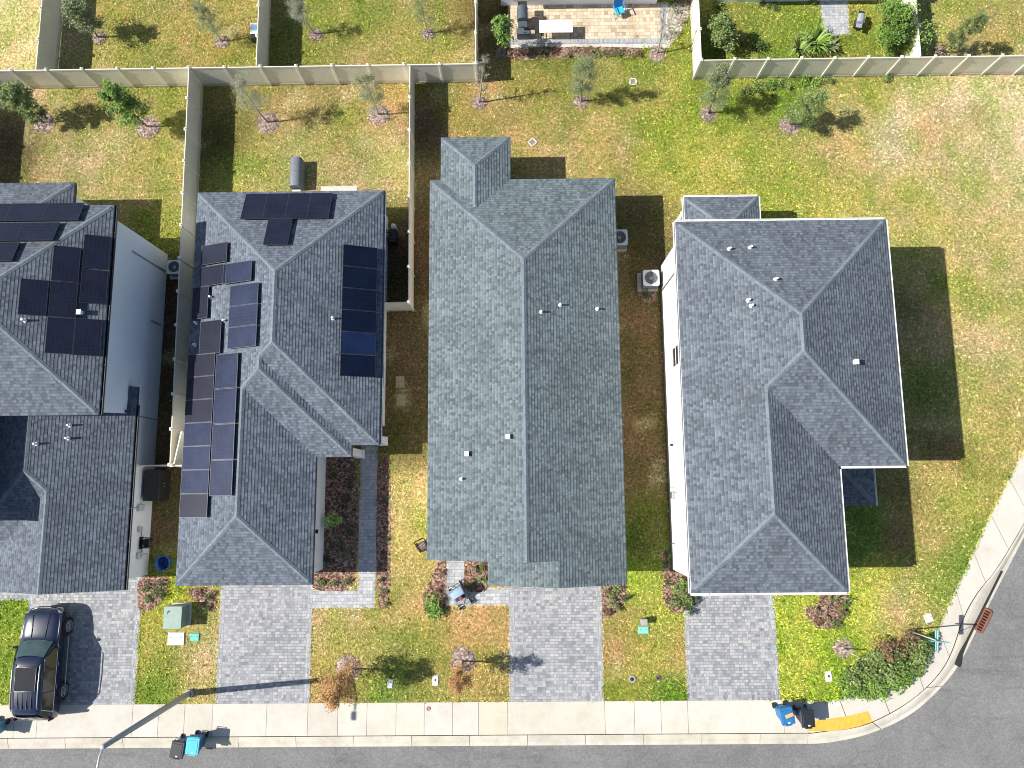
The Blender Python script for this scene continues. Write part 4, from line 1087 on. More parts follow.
many([(383, 592, .26, .3, 'olive'), (387, 604, .24, .3, 'olive'), (382, 580, .24, .3, 'dark')], 'small plant at the sunlit foot of the narrow mulch strip right of the front walk', 'plants at the foot of the narrow mulch strip', n=90, s=.08)
many([(381, 457, .34, .4, 'green'), (386, 478, .2, .25, 'olive'), (384, 500, .2, .2, 'dark'), (387, 540, .2, .25, 'dark')], 'small plant in the shaded part of the narrow mulch strip right of the front walk', 'plants in the shaded narrow mulch strip', n=90, s=.08)
shrub(432, 607, .8, .7, 'bright', 'bright green leafy shrub at the left corner of the bed by the blue hooded stroller', None, n=520, s=.15)
many([(442, 572, .3, .3, 'red'), (438, 590, .34, .35, 'red'), (443, 601, .3, .35, 'red')], 'reddish dead shrub in the bed left of the short paved walk', 'reddish shrubs left of the short walk', n=100, s=.09)
many([(484, 579, .36, .5, 'green'), (472, 585, .3, .35, 'olive'), (474, 569, .3, .35, 'dry'), (482, 566, .28, .35, 'olive')], 'small shrub in the square bed tucked beside the garage gable', 'shrubs in the square bed beside the garage gable', n=130, s=.1)
many([(609, 592, .32, .4, 'olive'), (618, 590, .36, .45, 'green'), (624, 598, .32, .4, 'dark'), (613, 602, .34, .4, 'green'), (606, 612, .3, .4, 'red'), (619, 607, .26, .35, 'olive')], 'small shrub in the pointed bed at the right side of the third driveway', 'shrubs in the pointed bed right of the third driveway', n=140, s=.1)
many([(676, 590, .5, .75, 'green'), (684, 598, .5, .75, 'green'), (675, 602, .45, .7, 'green'), (688, 607, .4, .6, 'dark'), (682, 583, .4, .6, 'green'), (691, 597, .4, .7, 'olive')], 'tall green shrub at the front corner of the white house', 'green shrubs at the front corner of the white house', n=230, s=.13)
many([(667, 562, .26, .35, 'dark'), (668, 583, .3, .4, 'dark'), (667, 552, .22, .3, 'dark')], 'small dark plant at the foot of the white side wall', 'dark plants at the foot of the white wall', n=90, s=.08)
many([(832, 597, .42, .55, 'green'), (844, 602, .36, .5, 'green'), (842, 613, .36, .45, 'olive'), (826, 606, .34, .4, 'dry'), (812, 612, .36, .4, 'dry'), (824, 618, .38, .4, 'dry'), (834, 622, .34, .4, 'olive'), (838, 607, .34, .4, 'red'), (816, 622, .32, .35, 'red')], 'shrub in the rounded brown bed by the front right corner of the white house', 'shrubs in the rounded brown bed', n=160, s=.1)
shrub(647, 295, .3, .45, 'dark', 'small dark green shrub ringed with mulch below the air conditioner of the white house', None, n=140, s=.1)
# overgrown hedge by the corner pavement
many([(855, 672, .7, .7, 'green'), (868, 668, .85, .9, 'green'), (882, 672, .9, 1.0, 'green'), (896, 668, .85, .9, 'bright'), (873, 682, .8, .6, 'bright'), (888, 684, .7, .5, 'bright'), (904, 657, .8, .9, 'green'), (915, 648, .75, .9, 'green'), (858, 683, .7, .5, 'bright'), (872, 656, .6, .8, 'green'), (925, 640, .5, .7, 'dark'), (848, 687, .6, .5, 'bright'), (864, 691, .65, .45, 'bright'), (880, 689, .6, .45, 'bright'), (846, 676, .55, .5, 'bright'), (908, 668, .7, .6, 'bright'), (900, 678, .65, .5, 'bright'), (919, 655, .55, .6, 'green')], 'overgrown green bush in the thicket beside the curved pavement', 'green bushes in the corner thicket', n=520, s=.15)
many([(882, 646, .85, 1.0, 'red'), (899, 643, .95, 1.1, 'red'), (890, 654, .6, .9, 'dark'), (910, 636, .5, .7, 'dry')], 'reddish brown bush at the top of the thicket by the street sign', 'reddish bushes in the corner thicket', n=360, s=.12)
# patio planting and back gardens
many([(512+10.6*k, 53+random.uniform(-2, 3), random.uniform(.3, .45), random.uniform(.3, .5), random.choice(['red', 'dry', 'olive', 'green', 'red'])) for k in range(13)], 'low reddish green shrub in the bed along the lower edge of the tan patio', 'shrubs along the tan patio', n=140, s=.1)
many([(675, 12, .4, .5, 'silver'), (681, 22, .35, .45, 'dry'), (672, 34, .4, .5, 'silver'), (686, 8, .35, .5, 'dry'), (677, 3, .5, .8, 'red')], 'dry silvery shrub in the gravel between the patio and the sunlit fence', 'dry shrubs in the gravel', n=110, s=.1)
bladeplant(812, 46, 1.15, .9, 'bright', 'big strappy leaved plant behind the grey green fence, largest of its row', 60, w_=.06)
bladeplant(798, 50, .9, .7, 'green', 'smaller strappy leaved plant left of the biggest one behind the fence', 40, w_=.05)
bladeplant(826, 50, .7, .6, 'pale', 'pale strappy leaved plant right of the biggest one behind the fence', 30, w_=.05)
shrub(738, 42, .7, .6, 'yellow', 'yellowing bush in the garden corner behind the grey green fence', None, n=320, s=.13)
shrub(757, 49, .7, .6, 'dark', 'dark bush right of the yellowing one behind the grey green fence', None, n=280, s=.12)
many([(764, 6, .4, .4, 'olive'), (775, 8, .35, .3, 'dark'), (812, 3, .35, .4, 'green'), (718, 8, .5, .5, 'green')], 'low plant against the house wall in the garden with the grey pad', 'low plants against the back house wall', n=110, s=.1)
many([(772, 84, .55, .5, 'bright'), (784, 86, .45, .4, 'green'), (800, 82, .55, .5, 'bright'), (815, 83, .45, .4, 'bright'), (828, 81, .4, .35, 'green'), (757, 88, .5, .45, 'green'), (885, 80, .35, .3, 'green'), (745, 90, .4, .4, 'olive')], 'weedy green clump at the foot of the grey green fence', 'weedy clumps along the grey green fence', n=190, s=.12)
# ------------------------------------------------------------------ grass blades standing on the lawn
def grass_tufts():
    rng = np.random.default_rng(5)
    N = 125000
    X = rng.uniform(-31, 31, N); Y = rng.uniform(-10.42, 29.5, N)
    ok = south_of_walk(X, Y)
    for x0, x1, y0, y1 in ((-15.7, -10.2, -3.9, 14.8), (-10.3, -7.1, 3.4, 14.8), (-3.9, 4.7, -3, 15.3), (-1, 4.7, -4, 0), (7.8, 13.75, -4, 11.9), (13, 16.7, 1.3, 11.9), (-32, -19, -4.1, 12.9)):
        ok &= ~((X > x0) & (X < x1) & (Y > y0) & (Y < y1))
    X, Y = X[ok], Y[ok]
    for poly in PAVED:
        px = np.array([p[0] for p in poly]); py = np.array([p[1] for p in poly])
        c = np.zeros(len(X), bool); n = len(px)
        near = (X > px.min()) & (X < px.max()) & (Y > py.min()) & (Y < py.max())
        for i in range(n):
            j = (i+1) % n
            if py[i] == py[j]: continue
            cr = ((py[i] > Y) != (py[j] > Y)) & (X < (px[j]-px[i])*(Y-py[i])/(py[j]-py[i])+px[i]); c ^= cr
        k = ~(c & near); X, Y = X[k], Y[k]
    # grass leaning over every paved edge
    ex, ey, esrc = [], [], []
    for pi, poly in enumerate(PAVED+[[q for q in walk_in if -31 < q[0] < 31]]):
        for a, b in zip(poly, poly[1:]+(poly[:1] if poly[0] != poly[-1] and len(poly) < 60 else [])):
            k = int(math.dist(a, b)/.035)
            for _ in range(k):
                t = random.random(); esrc.append(pi); ex.append(a[0]+(b[0]-a[0])*t+random.gauss(0, .035)); ey.append(a[1]+(b[1]-a[1])*t+random.gauss(0, .035))
    ex, ey = np.array(ex), np.array(ey)
    keep = np.ones(len(ex), bool)
    src = np.array(esrc)
    for pi, poly in enumerate(PAVED):
        px = [p[0] for p in poly]; py = [p[1] for p in poly]
        cand = np.where((ex > min(px)-.09) & (ex < max(px)+.09) & (ey > min(py)-.09) & (ey < max(py)+.09) & (src != pi))[0]
        for c_ in cand:
            if any(inside((ex[c_]+dx, ey[c_]+dy), poly) for dx, dy in ((.08, 0), (-.08, 0), (0, .08), (0, -.08))): keep[c_] = False
    near_walk = (ey < -10.3) & (ex < 13) & np.array([any(x0 < x < x1 for x0, x1 in ((-15.3, -10.4), (-.6, 4.3), (8.2, 13.05), (-25.1, -19.1))) for x in ex])
    keep &= ~near_walk; ex, ey = ex[keep], ey[keep]
    X = np.r_[X, ex]; Y = np.r_[Y, ey]
    T = lawn_tone(X, Y); n = len(X)
    n1 = np.array([mnoise.noise((x*.9, y*.9, 2.)) for x, y in zip(X, Y)])
    n2 = np.array([mnoise.noise((x*3.1, y*3.1, 7.)) for x, y in zip(X, Y)]); n3 = np.array([mnoise.noise((x*7.5, y*7.5, 11.)) for x, y in zip(X, Y)])
    k = np.clip(.5+.75*n1+.8*n2, 0, 1)[:, None]
    T = T*(k*np.array([1.22, 1.08, 1.28])+(1-k)*np.array([.72, .92, .62]))
    T = T*np.clip(1.06+.3*n2+1.0*n3, .25, 2.2)[:, None]; T = np.clip(T, .012, .85)
    lush = np.clip((T[:, 1]-T[:, 0]*.92)*14, .25, 1.3)          # greener grass stands taller
    V = []; C = []
    for b in range(3):
        a = rng.uniform(0, 6.283, n); L = rng.uniform(.05, .12, n)*(.7+.5*lush); W = rng.uniform(.014, .03, n); hh = rng.uniform(.02, .07, n)*(.5+lush)
        ox, oy = rng.normal(0, .03, n), rng.normal(0, .03, n); dx, dy = np.cos(a), np.sin(a)
        p0 = np.c_[X+ox-dy*W, Y+oy+dx*W, np.full(n, .003)]; p1 = np.c_[X+ox+dy*W, Y+oy-dx*W, np.full(n, .003)]; p2 = np.c_[X+ox+dx*L, Y+oy+dy*L, .003+hh]
        V.append(np.stack([p0, p1, p2], 1)); q = np.clip(rng.normal(1.12, .45, n), .25, 2.3)[:, None]
        dry = rng.random(n)[:, None] < .22
        cc = np.where(dry, T*np.array([1.4, 1.2, 1.35]), T*np.array([1.0, 1.02, 1.0]))*q
        C.append(cc)
    V = np.concatenate(V).reshape(-1, 3); C = np.repeat(np.concatenate(C), 3, 0)
    me = bpy.data.meshes.new('grass_blades'); nv = len(V)
    me.vertices.add(nv); me.vertices.foreach_set('co', V.ravel()); me.loops.add(nv); me.loops.foreach_set('vertex_index', np.arange(nv, dtype=np.int32))
    me.polygons.add(nv//3); me.polygons.foreach_set('loop_start', np.arange(0, nv, 3, dtype=np.int32)); me.update(calc_edges=True)
    ca = me.color_attributes.new('tone', 'FLOAT_COLOR', 'POINT'); ca.data.foreach_set('color', np.c_[np.clip(C, 0, 1), np.ones(nv)].ravel())
    me.materials.append(MATS['grass_blade']); o = bpy.data.objects.new('grass_blades', me); COL.objects.link(o); tag(o, kind='stuff')

# ------------------------------------------------------------------ the parked car (nose to the north)
def suv(x, y0, label):
    paint = NB('car_paint'); paint.base((.006, .012, .036)); paint.set(rough=.22, metal=.0, spec=.6, coat=.8); paint = paint.m
    t = thing('parked_car', label, 'car', (x, y0, 0)); W = .985
    # stations: distance behind the nose, half width, belt height, upper half width, upper height
    S = [(0, .62, .62, .5, .66), (.06, .80, .78, .66, .84), (.22, .91, .88, .76, .95), (.5, .955, .95, .82, 1.01), (.9, .975, 1.0, .84, 1.06), (1.3, .985, 1.04, .83, 1.10), (1.42, .985, 1.05, .80, 1.14),
         (1.75, .985, 1.06, .745, 1.40), (2.1, .985, 1.07, .70, 1.66), (2.45, .985, 1.07, .69, 1.75), (3.0, .985, 1.08, .69, 1.775), (3.8, .985, 1.08, .68, 1.765), (4.35, .98, 1.09, .66, 1.72), (4.6, .975, 1.09, .64, 1.64), (4.85, .95, 1.05, .70, 1.18), (4.97, .90, .98, .72, 1.02), (5.04, .80, .80, .6, .84)]
    def ring(s):
        d, w_, b, u, uh = s; lo = .30 if .3 < d < 4.7 else .36
        half = [(w_*.93, lo), (w_*.985, .5), (w_, .74), (w_*.985, b), (w_*.955, b+.02), (u+.035, uh-.07), (u-.05, uh-.005), (u*.55, uh+.025), (0, uh+.035)]
        return [(px, -d, pz) for px, pz in half]+[(-px, -d, pz) for px, pz in half[-2::-1]]
    m = MB(); rs = [ring(s) for s in S]; n = len(rs[0]); vs = [p for r in rs for p in r]; fs = []
    for i in range(len(S)-1):
        for k in range(n-1): fs.append((i*n+k, i*n+k+1, (i+1)*n+k+1, (i+1)*n+k))
        fs.append((i*n+n-1, i*n, (i+1)*n, (i+1)*n+n-1))
    fs += [tuple(range(n-1, -1, -1)), tuple(range((len(S)-1)*n, len(S)*n))]
    m.mesh(vs, fs, 0, True); body = m.build('body', paint, t, weld=True)
    md = body.modifiers.new('b', 'SUBSURF'); md.levels = 1; md.render_levels = 1
    for d in (.92, 3.84):
        for sx in (1, -1):
            m = MB(); m.cyl((sx*.80, -d, .40), (sx*.995, -d, .40), .43, n=22); m.build('wheel_arch', black_pl, t)
    for d in (.92, 3.84):
        for sx in (1, -1):
            m = MB(); m.cyl((sx*.78, -d, .37), (sx*1.0, -d, .37), .365, n=26); m.cyl((sx*.99, -d, .37), (sx*1.012, -d, .37), .35, .30, n=26)
            wh = m.build('wheel', P_('rubber', (.02, .02, .021), .85), t); m = MB(); m.cyl((sx*1.004, -d, .37), (sx*1.016, -d, .37), .26, n=24, mi=1)
            for k in range(10):
                a = k*.6283; p = Vector((sx*1.022, -d, .37)); q = p+Vector((0, math.cos(a)*.24, math.sin(a)*.24)); m.tube([p, q], .022, 5)
            m.tube([Vector((sx*1.02, -d+math.cos(k*.2618)*.255, .37+math.sin(k*.2618)*.255)) for k in range(25)], .02, 5)
            m.build('rim', [steel, black_pl], wh)
    def quad(name, pts, mat, off=.02, par=t):
        m = MB(); P = [Vector(p) for p in pts]; nn = (P[1]-P[0]).cross(P[-1]-P[0]).normalized(); c = sum(P, Vector())/len(P)
        if nn.dot(c-Vector((0, c.y*.8-.5, .7))) < 0: nn = -nn
        m.face([p+nn*off for p in P]); 
        for i in range(len(P)): m.face([P[i]-nn*.03, P[(i+1) % len(P)]-nn*.03, P[(i+1) % len(P)]+nn*off, P[i]+nn*off])
        return m.build(name, mat, par)
    # windscreen in three facets so that it bows
    m = MB(); xs = (-1, -.5, 0, .5, 1); rows = [(1.47, .80, 1.165), (1.78, .735, 1.405), (2.08, .675, 1.635)]
    P = [[Vector((q*u, -(d-.10*(1-abs(q)**2)), z+.045)) for q in xs] for d, u, z in rows]
    for i in range(2):
        for k in range(4): m.face([P[i][k], P[i][k+1], P[i+1][k+1], P[i+1][k]], smooth=True)
    m.build('windscreen', 'windscreen', t)
    m = MB(); P = [[Vector((q*u, -(d+.05*(1-abs(q)**2)), z+.035)) for q in xs] for d, u, z in ((4.64, .6, 1.60), (4.76, .64, 1.38), (4.85, .67, 1.2))]
    for i in range(2):
        for k in range(4): m.face([P[i][k], P[i+1][k], P[i+1][k+1], P[i][k+1]], smooth=True)
    m.build('rear_window', 'glass_tint', t)
    tint = P_('tinted_glass', (.06, .052, .042), .08, spec=.8)
    for sx in (1, -1):
        for (d0, d0t, d1, d1t) in ((1.62, 2.16, 2.62, 2.62), (2.70, 2.70, 3.58, 3.58), (3.66, 3.66, 4.5, 4.32)):
            lo = lambda d: (sx*.972, -d, 1.125); hi = lambda d: (sx*.745, -d, 1.64 if d < 4.2 else 1.60)
            quad('side_window', [lo(d0), lo(d1), hi(d1t), hi(d0t)], tint, .018)
        m = MB(); m.tube([(sx*.995, -1.58, 1.105), (sx*.998, -2.6, 1.11), (sx*.998, -3.6, 1.115), (sx*.99, -4.55, 1.12)], .016, 5); m.tube([(sx*.985, -4.55, 1.12), (sx*.80, -4.42, 1.5), (sx*.745, -4.36, 1.62)], .022, 5); m.build('window_trim', chrome, t)
        m = MB(); m.tube([(sx*.66, -2.35, 1.77), (sx*.66, -2.42, 1.835), (sx*.65, -3.3, 1.85), (sx*.64, -4.2, 1.81), (sx*.64, -4.3, 1.74)], .024, 6); m.build('roof_rail', steel, t)
        m = MB(); m.box((sx*1.09, -1.72, 1.14), (.22, .12, .16), bev=.04); m.tube([(sx*.95, -1.72, 1.1), (sx*1.04, -1.72, 1.12)], .03, 5); m.build('mirror', paint, t)
        m = MB(); m.box((sx*.80, -.20, .84), (.24, .10, .09), rz=-sx*.6, bev=.03); m.build('headlight', P_('lamp_lens', (.30, .32, .34), .12, coat=.5), t)
        m = MB(); m.box((sx*.86, -4.94, 1.0), (.16, .10, .3), rz=sx*.4, bev=.03); m.build('tail_light', P_('red_lens', (.05, .006, .008), .2), t)
        m = MB(); m.box((sx*.975, -2.45, .34), (.12, 2.15, .06), bev=.015); m.build('running_board', steel, t)
        for d in (2.5, 3.5):
            m = MB(); m.box((sx*.998, -d, .98), (.025, .2, .03), bev=.008); m.build('door_handle', chrome, t)
    m = MB(); m.box((0, -2.98, 1.826), (.98, 1.0, .02), bev=.006); m.box((0, -3.02, 1.838), (.86, .04, .006)); sr = m.build('sunroof', 'glass_tint', t)
    m = MB(); 
    for a, b in (((-.5, -2.46), (.5, -2.46)), ((.5, -2.46), (.5, -3.5)), ((.5, -3.5), (-.5, -3.5)), ((-.5, -3.5), (-.5, -2.46))): m.tube([(*a, 1.834), (*b, 1.834)], .014, 4)
    m.build('sunroof_seal', grey_metal, sr)
    for k in range(4):
        m = MB(); m.box((-.33+.22*k, -3.95, 1.795), (.05, .72, .022), bev=.008); m.build('roof_rib', paint, t)
    m = MB(); m.box((0, .005, .62), (.9, .06, .2), bev=.02); m.build('grille', black_pl, t)
    m = MB(); m.tube([(.7, -.1, .9), (.3, .01, .86), (-.3, .01, .86), (-.7, -.1, .9)], .016, 5); m.build('grille_trim', chrome, t)
    m = MB(); m.box((0, -5.05, .6), (.52, .02, .12)); m.build('number_plate', white, t)
    m = MB(); m.tube([(-.7, -1.52, 1.2), (0, -1.40, 1.205), (.7, -1.52, 1.2)], .02, 4); m.build('wiper', black_pl, t)
    m = MB()
    for sx in (.36, -.36): m.tube([(sx*1.15, -.3, 1.0), (sx, -.8, 1.085), (sx*.95, -1.3, 1.135)], .02, 4)
    m.build('bonnet_crease', paint, t)
    return t
_car = suv(-23.6, -5.58, 'dark navy black family car with glass sunroof and roof rails parked on the left driveway'); _car.scale = (1, 1.055, 1.03)

# ------------------------------------------------------------------ bins
def bin_(x, y, rz, body_c, lid_c, label, open_lid=False, load=None, group='wheeled bins put out by the kerb', z0=0, lidname=None):
    t = thing('wheeled_bin', label, 'bin', (x, y, z0), rz, group); bm_ = P_('bin_'+body_c[0], body_c[1], .5, bump=.002); lm = P_('bin_'+lid_c[0], lid_c[1], .42, bump=.002)
    m = MB(); zb, zt, wb, wt, db, dt = .12, 1.0, .46, .60, .50, .70
    def rr(w_, d, z, k=.07): return [(-w_/2+k, -d/2, z), (w_/2-k, -d/2, z), (w_/2, -d/2+k, z), (w_/2, d/2-k, z), (w_/2-k, d/2, z), (-w_/2+k, d/2, z), (-w_/2, d/2-k, z), (-w_/2, -d/2+k, z)]
    rings = [rr(wb, db, zb), rr(wt, dt, zt), rr(wt+.05, dt+.05, zt), rr(wt+.05, dt+.05, zt+.04), rr(wt-.03, dt-.03, zt+.04), rr(wb-.04, db-.04, .2)]
    vs = [p for r in rings for p in r]; fs = [(i*8+k, i*8+(k+1) % 8, (i+1)*8+(k+1) % 8, (i+1)*8+k) for i in range(5) for k in range(8)]; fs += [tuple(range(7, -1, -1)), tuple(range(40, 48))]
    m.mesh(vs, fs); m.build('body', bm_, t)
    m = MB(); m.tube([(-.22, .36, .96), (-.22, .47, .99), (.22, .47, .99), (.22, .36, .96)], .018, 6); m.build('handle', bm_, t)
    for sx in (-1, 1):
        m = MB(); m.cyl((sx*.25, .26, .13), (sx*.31, .26, .13), .13, n=14); m.build('wheel', P_('rubber', (.02, .02, .021), .85), t)
    m = MB()
    if not open_lid:
        m.box((0, -.01, 1.075), (.66, .78, .07), bev=.03); m.box((0, -.02, 1.115), (.48, .56, .02), bev=.009); m.box((0, -.43, 1.06), (.34, .06, .04), bev=.01); m.cyl((-.26, .385, 1.06), (.26, .385, 1.06), .022)
    else:
        rot = Matrix.Rotation(R(-68), 3, 'X'); m.box((0, .55, .72), (.66, .06, .76), rot=Matrix.Rotation(R(14), 3, 'X'), bev=.02); m.box((0, .60, .70), (.46, .03, .5), rot=Matrix.Rotation(R(14), 3, 'X'), bev=.01)
    m.build('lid', lm, t)
    if not open_lid:
        m = MB(); m.box((.02, -.3, 1.128), (.1, .06, .004)); m.build('sticker', white, t)
    return t
blueb, blk, cyan = ('blue', (.025, .085, .22)), ('black', (.022, .023, .028)), ('cyan', (.06, .42, .55))
bin_(-16.52, -12.22, R(-8), blueb, blk, 'blue wheeled bin with black lid in the road left of the cyan lidded bin', z0=-.09)
bin_(-15.78, -12.05, R(-5), blueb, cyan, 'blue wheeled bin with a bright cyan lid at the kerb', z0=-.07)
bin_(12.85, -10.85, R(10), ('mid_blue', (.02, .14, .34)), ('mid_blue', (.02, .14, .34)), 'blue wheeled bin with its lid thrown open beside the yellow ramp pad')
bin_(13.84, -10.98, R(2), ('navy', (.012, .035, .11)), blk, 'dark navy wheeled bin with closed black lid touching the yellow ramp pad')
bin_(-25.75, -11.35, R(-12), ('pale', (.05, .22, .36)), ('teal', (.03, .15, .26)), 'teal blue wheeled bin cut by the left frame edge')
m = MB(); m.box((0, 0, 0), (.62, .28, .03), rz=.05, bev=.004); m.box((.05, .05, .06), (.4, .16, .1), rz=.25, bev=.01); o = m.build('cardboard', P_('cardboard', (.62, .38, .17), .85, var=.2)); o.location = (12.9, -10.86, 1.06); o.rotation_euler = (.05, .05, .1)
tag(o, 'flattened orange brown cardboard piled on the open blue bin', 'cardboard')

# ------------------------------------------------------------------ street lamp
LX, LY = -16.5, -9.89
t = thing('street_lamp', 'tall grey street lamp with its arm reaching out over the road at lower left', 'street lamp', (LX, LY, 0))
m = MB(); m.tube([(0, 0, 0), (0, 0, 4), (0, 0, 7.72)], [.15, .135, .112], 12); m.build('pole', P_('lamp_grey', (.36, .38, .39), .5, .1), t)
m = MB(); m.cyl((0, 0, 0), (0, 0, .25), .22, .2, n=14); m.box((0, -.14, .7), (.14, .04, .25), bev=.01); m.build('base', P_('lamp_grey', (.36, .38, .39), .5, .1), t)
m = MB(); m.tube([(0, -.02, 7.6), (0, -.3, 7.86), (-.02, -.9, 8.0), (-.04, -1.6, 7.98)], [.055, .05, .045, .04], 9); m.build('arm', P_('lamp_pale', (.55, .57, .58), .35, .4), t)
m = MB(); m.box((-.05, -1.85, 7.95), (.22, .44, .11), bev=.04); hd = m.build('lamp_head', grey_metal, t); m = MB(); m.box((-.05, -1.87, 7.885), (.15, .3, .02)); m.build('lens', P_('lens_white', (.7, .7, .65), .3), hd)

# ------------------------------------------------------------------ street sign
SX, SY = at(907, 630)
t = thing('street_sign', 'street name sign on a slim post with crossed blades at the curved pavement', 'sign', (SX, SY, 0))
m = MB(); m.tube([(0, 0, 0), (0, 0, 2.75)], .032, 8); m.build('post', P_('post_green', (.36, .42, .36), .5), t)
teal_s = P_('sign_teal', (.03, .30, .32), .4)
def blade(z, rz, name):
    m = MB(); m.box((0, 0, z), (.96, .03, .2), rz=rz, bev=.006); b = m.build(name, teal_s, t)
    rot = Matrix.Rotation(rz, 3, 'Z')
    m = MB()
    for sy in (-1, 1):
        for dz, w_ in ((.088, .9), (-.088, .9)): m.box(rot @ Vector((0, sy*.018, 0))+Vector((0, 0, z+dz)), (w_, .006, .012), rz=rz)
    m.build('border', white, b); return b
blade(2.62, R(84), 'name_blade'); blade(2.86, R(-6), 'name_blade')
m = MB(); m.cyl((0, 0, 2.73), (0, 0, 2.98), .022, n=8); m.build('bracket', steel, t)

# ------------------------------------------------------------------ storm drain in the kerb
gx = [at3(*q, h=-.07) for q in ((984.6, 608.5), (991.5, 612), (981, 633), (975, 629))]
t = thing('drain_grate', 'rusty iron drain grate set in the curved kerb', 'drain', sum(gx, Vector())/4); o_ = t.location.copy()
c = [g-o_ for g in gx]; m = MB()
cl = [Vector((p.x, p.y, 0)) for p in c]
def bar(a, b, w_=.05, zt=.05):
    d = (b-a).normalized(); e = Vector((-d.y, d.x, 0))*w_/2; m.prism([(q.x, q.y) for q in (a-e, b-e, b+e, a+e)], zt-.05, zt)
for k in range(4): bar(cl[k], cl[(k+1) % 4], .09, .052+.001*(k % 2))
m.build('frame', P_('rust', (.22, .085, .045), .85, var=.3, bump=.01), t)
m = MB()
for k in range(1, 8): bar(cl[0].lerp(cl[3], k/8), cl[1].lerp(cl[2], k/8), .045, .045)
m.build('bars', P_('rust', (.22, .085, .045), .85, var=.3, bump=.01), t)
m = MB(); m.prism([(p.x, p.y) for p in cl], -.02, -.012); m.build('pit', black_pl, t)
sl_ = [at(*q) for q in ((961, 648.5), (955.5, 664), (959, 668.5), (962.5, 650), (984, 608), (993.5, 589), (1003, 571), (1001, 570), (991, 588), (981.5, 607))]
m = MB(); A_ = [at(*q) for q in ((955.0, 664.5), (959.2, 653), (966.4, 641), (975.4, 623), (983.4, 607), (992.4, 589), (1001.4, 571))]; B_ = [at(*q) for q in ((959.8, 667.5), (962.4, 654), (967.4, 641.6), (976.2, 623.5), (984.3, 607.6), (993.3, 589.6), (1002.2, 571.6))]
for k in range(6): m.prism([A_[k], A_[k+1], B_[k+1], B_[k]], -.06, .018)
tag(m.build('kerb_inlet', P_('inlet_dark', (.02, .02, .022), .9)), 'long dark drain opening along the curved kerb above the rusty grate', 'drain')

# ------------------------------------------------------------------ air conditioners
def aircon(x, y, w_, h, label, rz=0, group='air conditioners beside the houses'):
    t = thing('air_conditioner', label, 'air conditioner', (x, y, 0), rz, group); cas = P_('aircon_grey', (.66, .68, .68), .45)
    m = MB(); m.box((-.06, 0, .05), (w_+.22, w_+.16, .1), bev=.015); m.build('pad', 'concrete_slab', t)
    m = MB(); m.box((0, 0, .1+h/2-.03), (w_-.06, w_-.06, h-.06), bev=.05)
    for k in range(9): 
        z = .16+k*(h-.2)/9; m.box((0, 0, z), (w_-.03, w_-.03, .03), bev=.012)
    m.build('coil_case', P_('aircon_dark', (.14, .15, .155), .5), t)
    m = MB(); n = 28; ri, z = w_*.40, .1+h
    ro = [(max(-1, min(1, 1.35*math.cos(6.283*k/n)))*w_/2, max(-1, min(1, 1.35*math.sin(6.283*k/n)))*w_/2) for k in range(n)]; rin = [(math.cos(6.283*k/n)*ri, math.sin(6.283*k/n)*ri) for k in range(n)]
    for k in range(n):
        a, b, c_, d = ro[k], ro[(k+1) % n], rin[(k+1) % n], rin[k]
        m.face([(*a, z), (*b, z), (*c_, z+.01), (*d, z+.01)]); m.face([(*a, z-.07), (*b, z-.07), (*b, z), (*a, z)]); m.face([(*d, z+.01), (*c_, z+.01), (*c_, z-.2), (*d, z-.2)])
    m.face([(*p, z-.2) for p in rin]); m.build('top_cover', cas, t)
    m = MB()
    for k in range(3):
        a = 2.094*k+.4; d = Vector((math.cos(a), math.sin(a), 0)); e = Vector((-d.y, d.x, 0)); p = Vector((0, 0, z-.09))
        m.face([p+d*.06-e*.03, p+d*ri*.92-e*.17-Vector((0, 0, .03)), p+d*ri*.95+e*.09+Vector((0, 0, .03)), p+d*.06+e*.05])
    m.cyl((0, 0, z-.12), (0, 0, z-.04), .09, n=14); m.build('fan', P_('fan_grey', (.62, .66, .7), .4), t)
    m = MB()
    for q in (.35, .65, .98): m.tube([(math.cos(.2618*k)*ri*q, math.sin(.2618*k)*ri*q, z+.016) for k in range(25)], .006, 4)
    for k in range(8): m.tube([(0, 0, z+.02), (math.cos(.785*k)*ri, math.sin(.785*k)*ri, z+.014)], .006, 4)
    m.build('grille', black_pl, t); return t
aircon(7.16, 11.05, .86, .78, 'air conditioner with visible fan against the white house wall')
aircon(5.56, 13.3, .86, .78, 'air conditioner half hidden under the right eave of the plain bungalow')
aircon(-18.2, 11.95, .76, .72, 'small air conditioner wedged between the pale wall and the alley fence')

# ------------------------------------------------------------------ alley things
t = thing('cabinet', 'tall plain black cabinet standing by the white wall in the alley', 'cabinet', (-18.46, .42, 0))
m = MB(); m.box((0, 0, .62), (.72, 1.5, 1.16), bev=.015); m.build('body', black_pl, t); m = MB(); m.box((0, 0, 1.22), (.78, 1.58, .05), bev=.012); m.build('lid', black_pl, t)
for sy in (-1, 1):
    m = MB(); m.box((.372, sy*.37, .6), (.02, .7, 1.08), bev=.006); dd = m.build('door', black_pl, t); m = MB(); m.box((.39, sy*.07, .7), (.02, .03, .16)); m.build('handle', grey_metal, dd)
t = thing('hose_reel', 'black hose reel hanging on the white wall in the alley', 'hose reel', (-18.62, -2.45, 0))
m = MB(); m.cyl((-.02, -.18, .95), (-.02, .18, .95), .11, n=14)
for s_ in (-.2, .2): m.cyl((-.02, s_-.015, .95), (-.02, s_+.015, .95), .30, n=20)
m.build('drum', black_pl, t); m = MB(); m.tube([(-.02+math.cos(k*.42)*(.15+.012*(k//15)), -.16+.0035*k, .95+math.sin(k*.42)*(.15+.012*(k//15))) for k in range(90)], .022, 6); m.build('hose', P_('hose_black', (.03, .032, .03), .5), t)
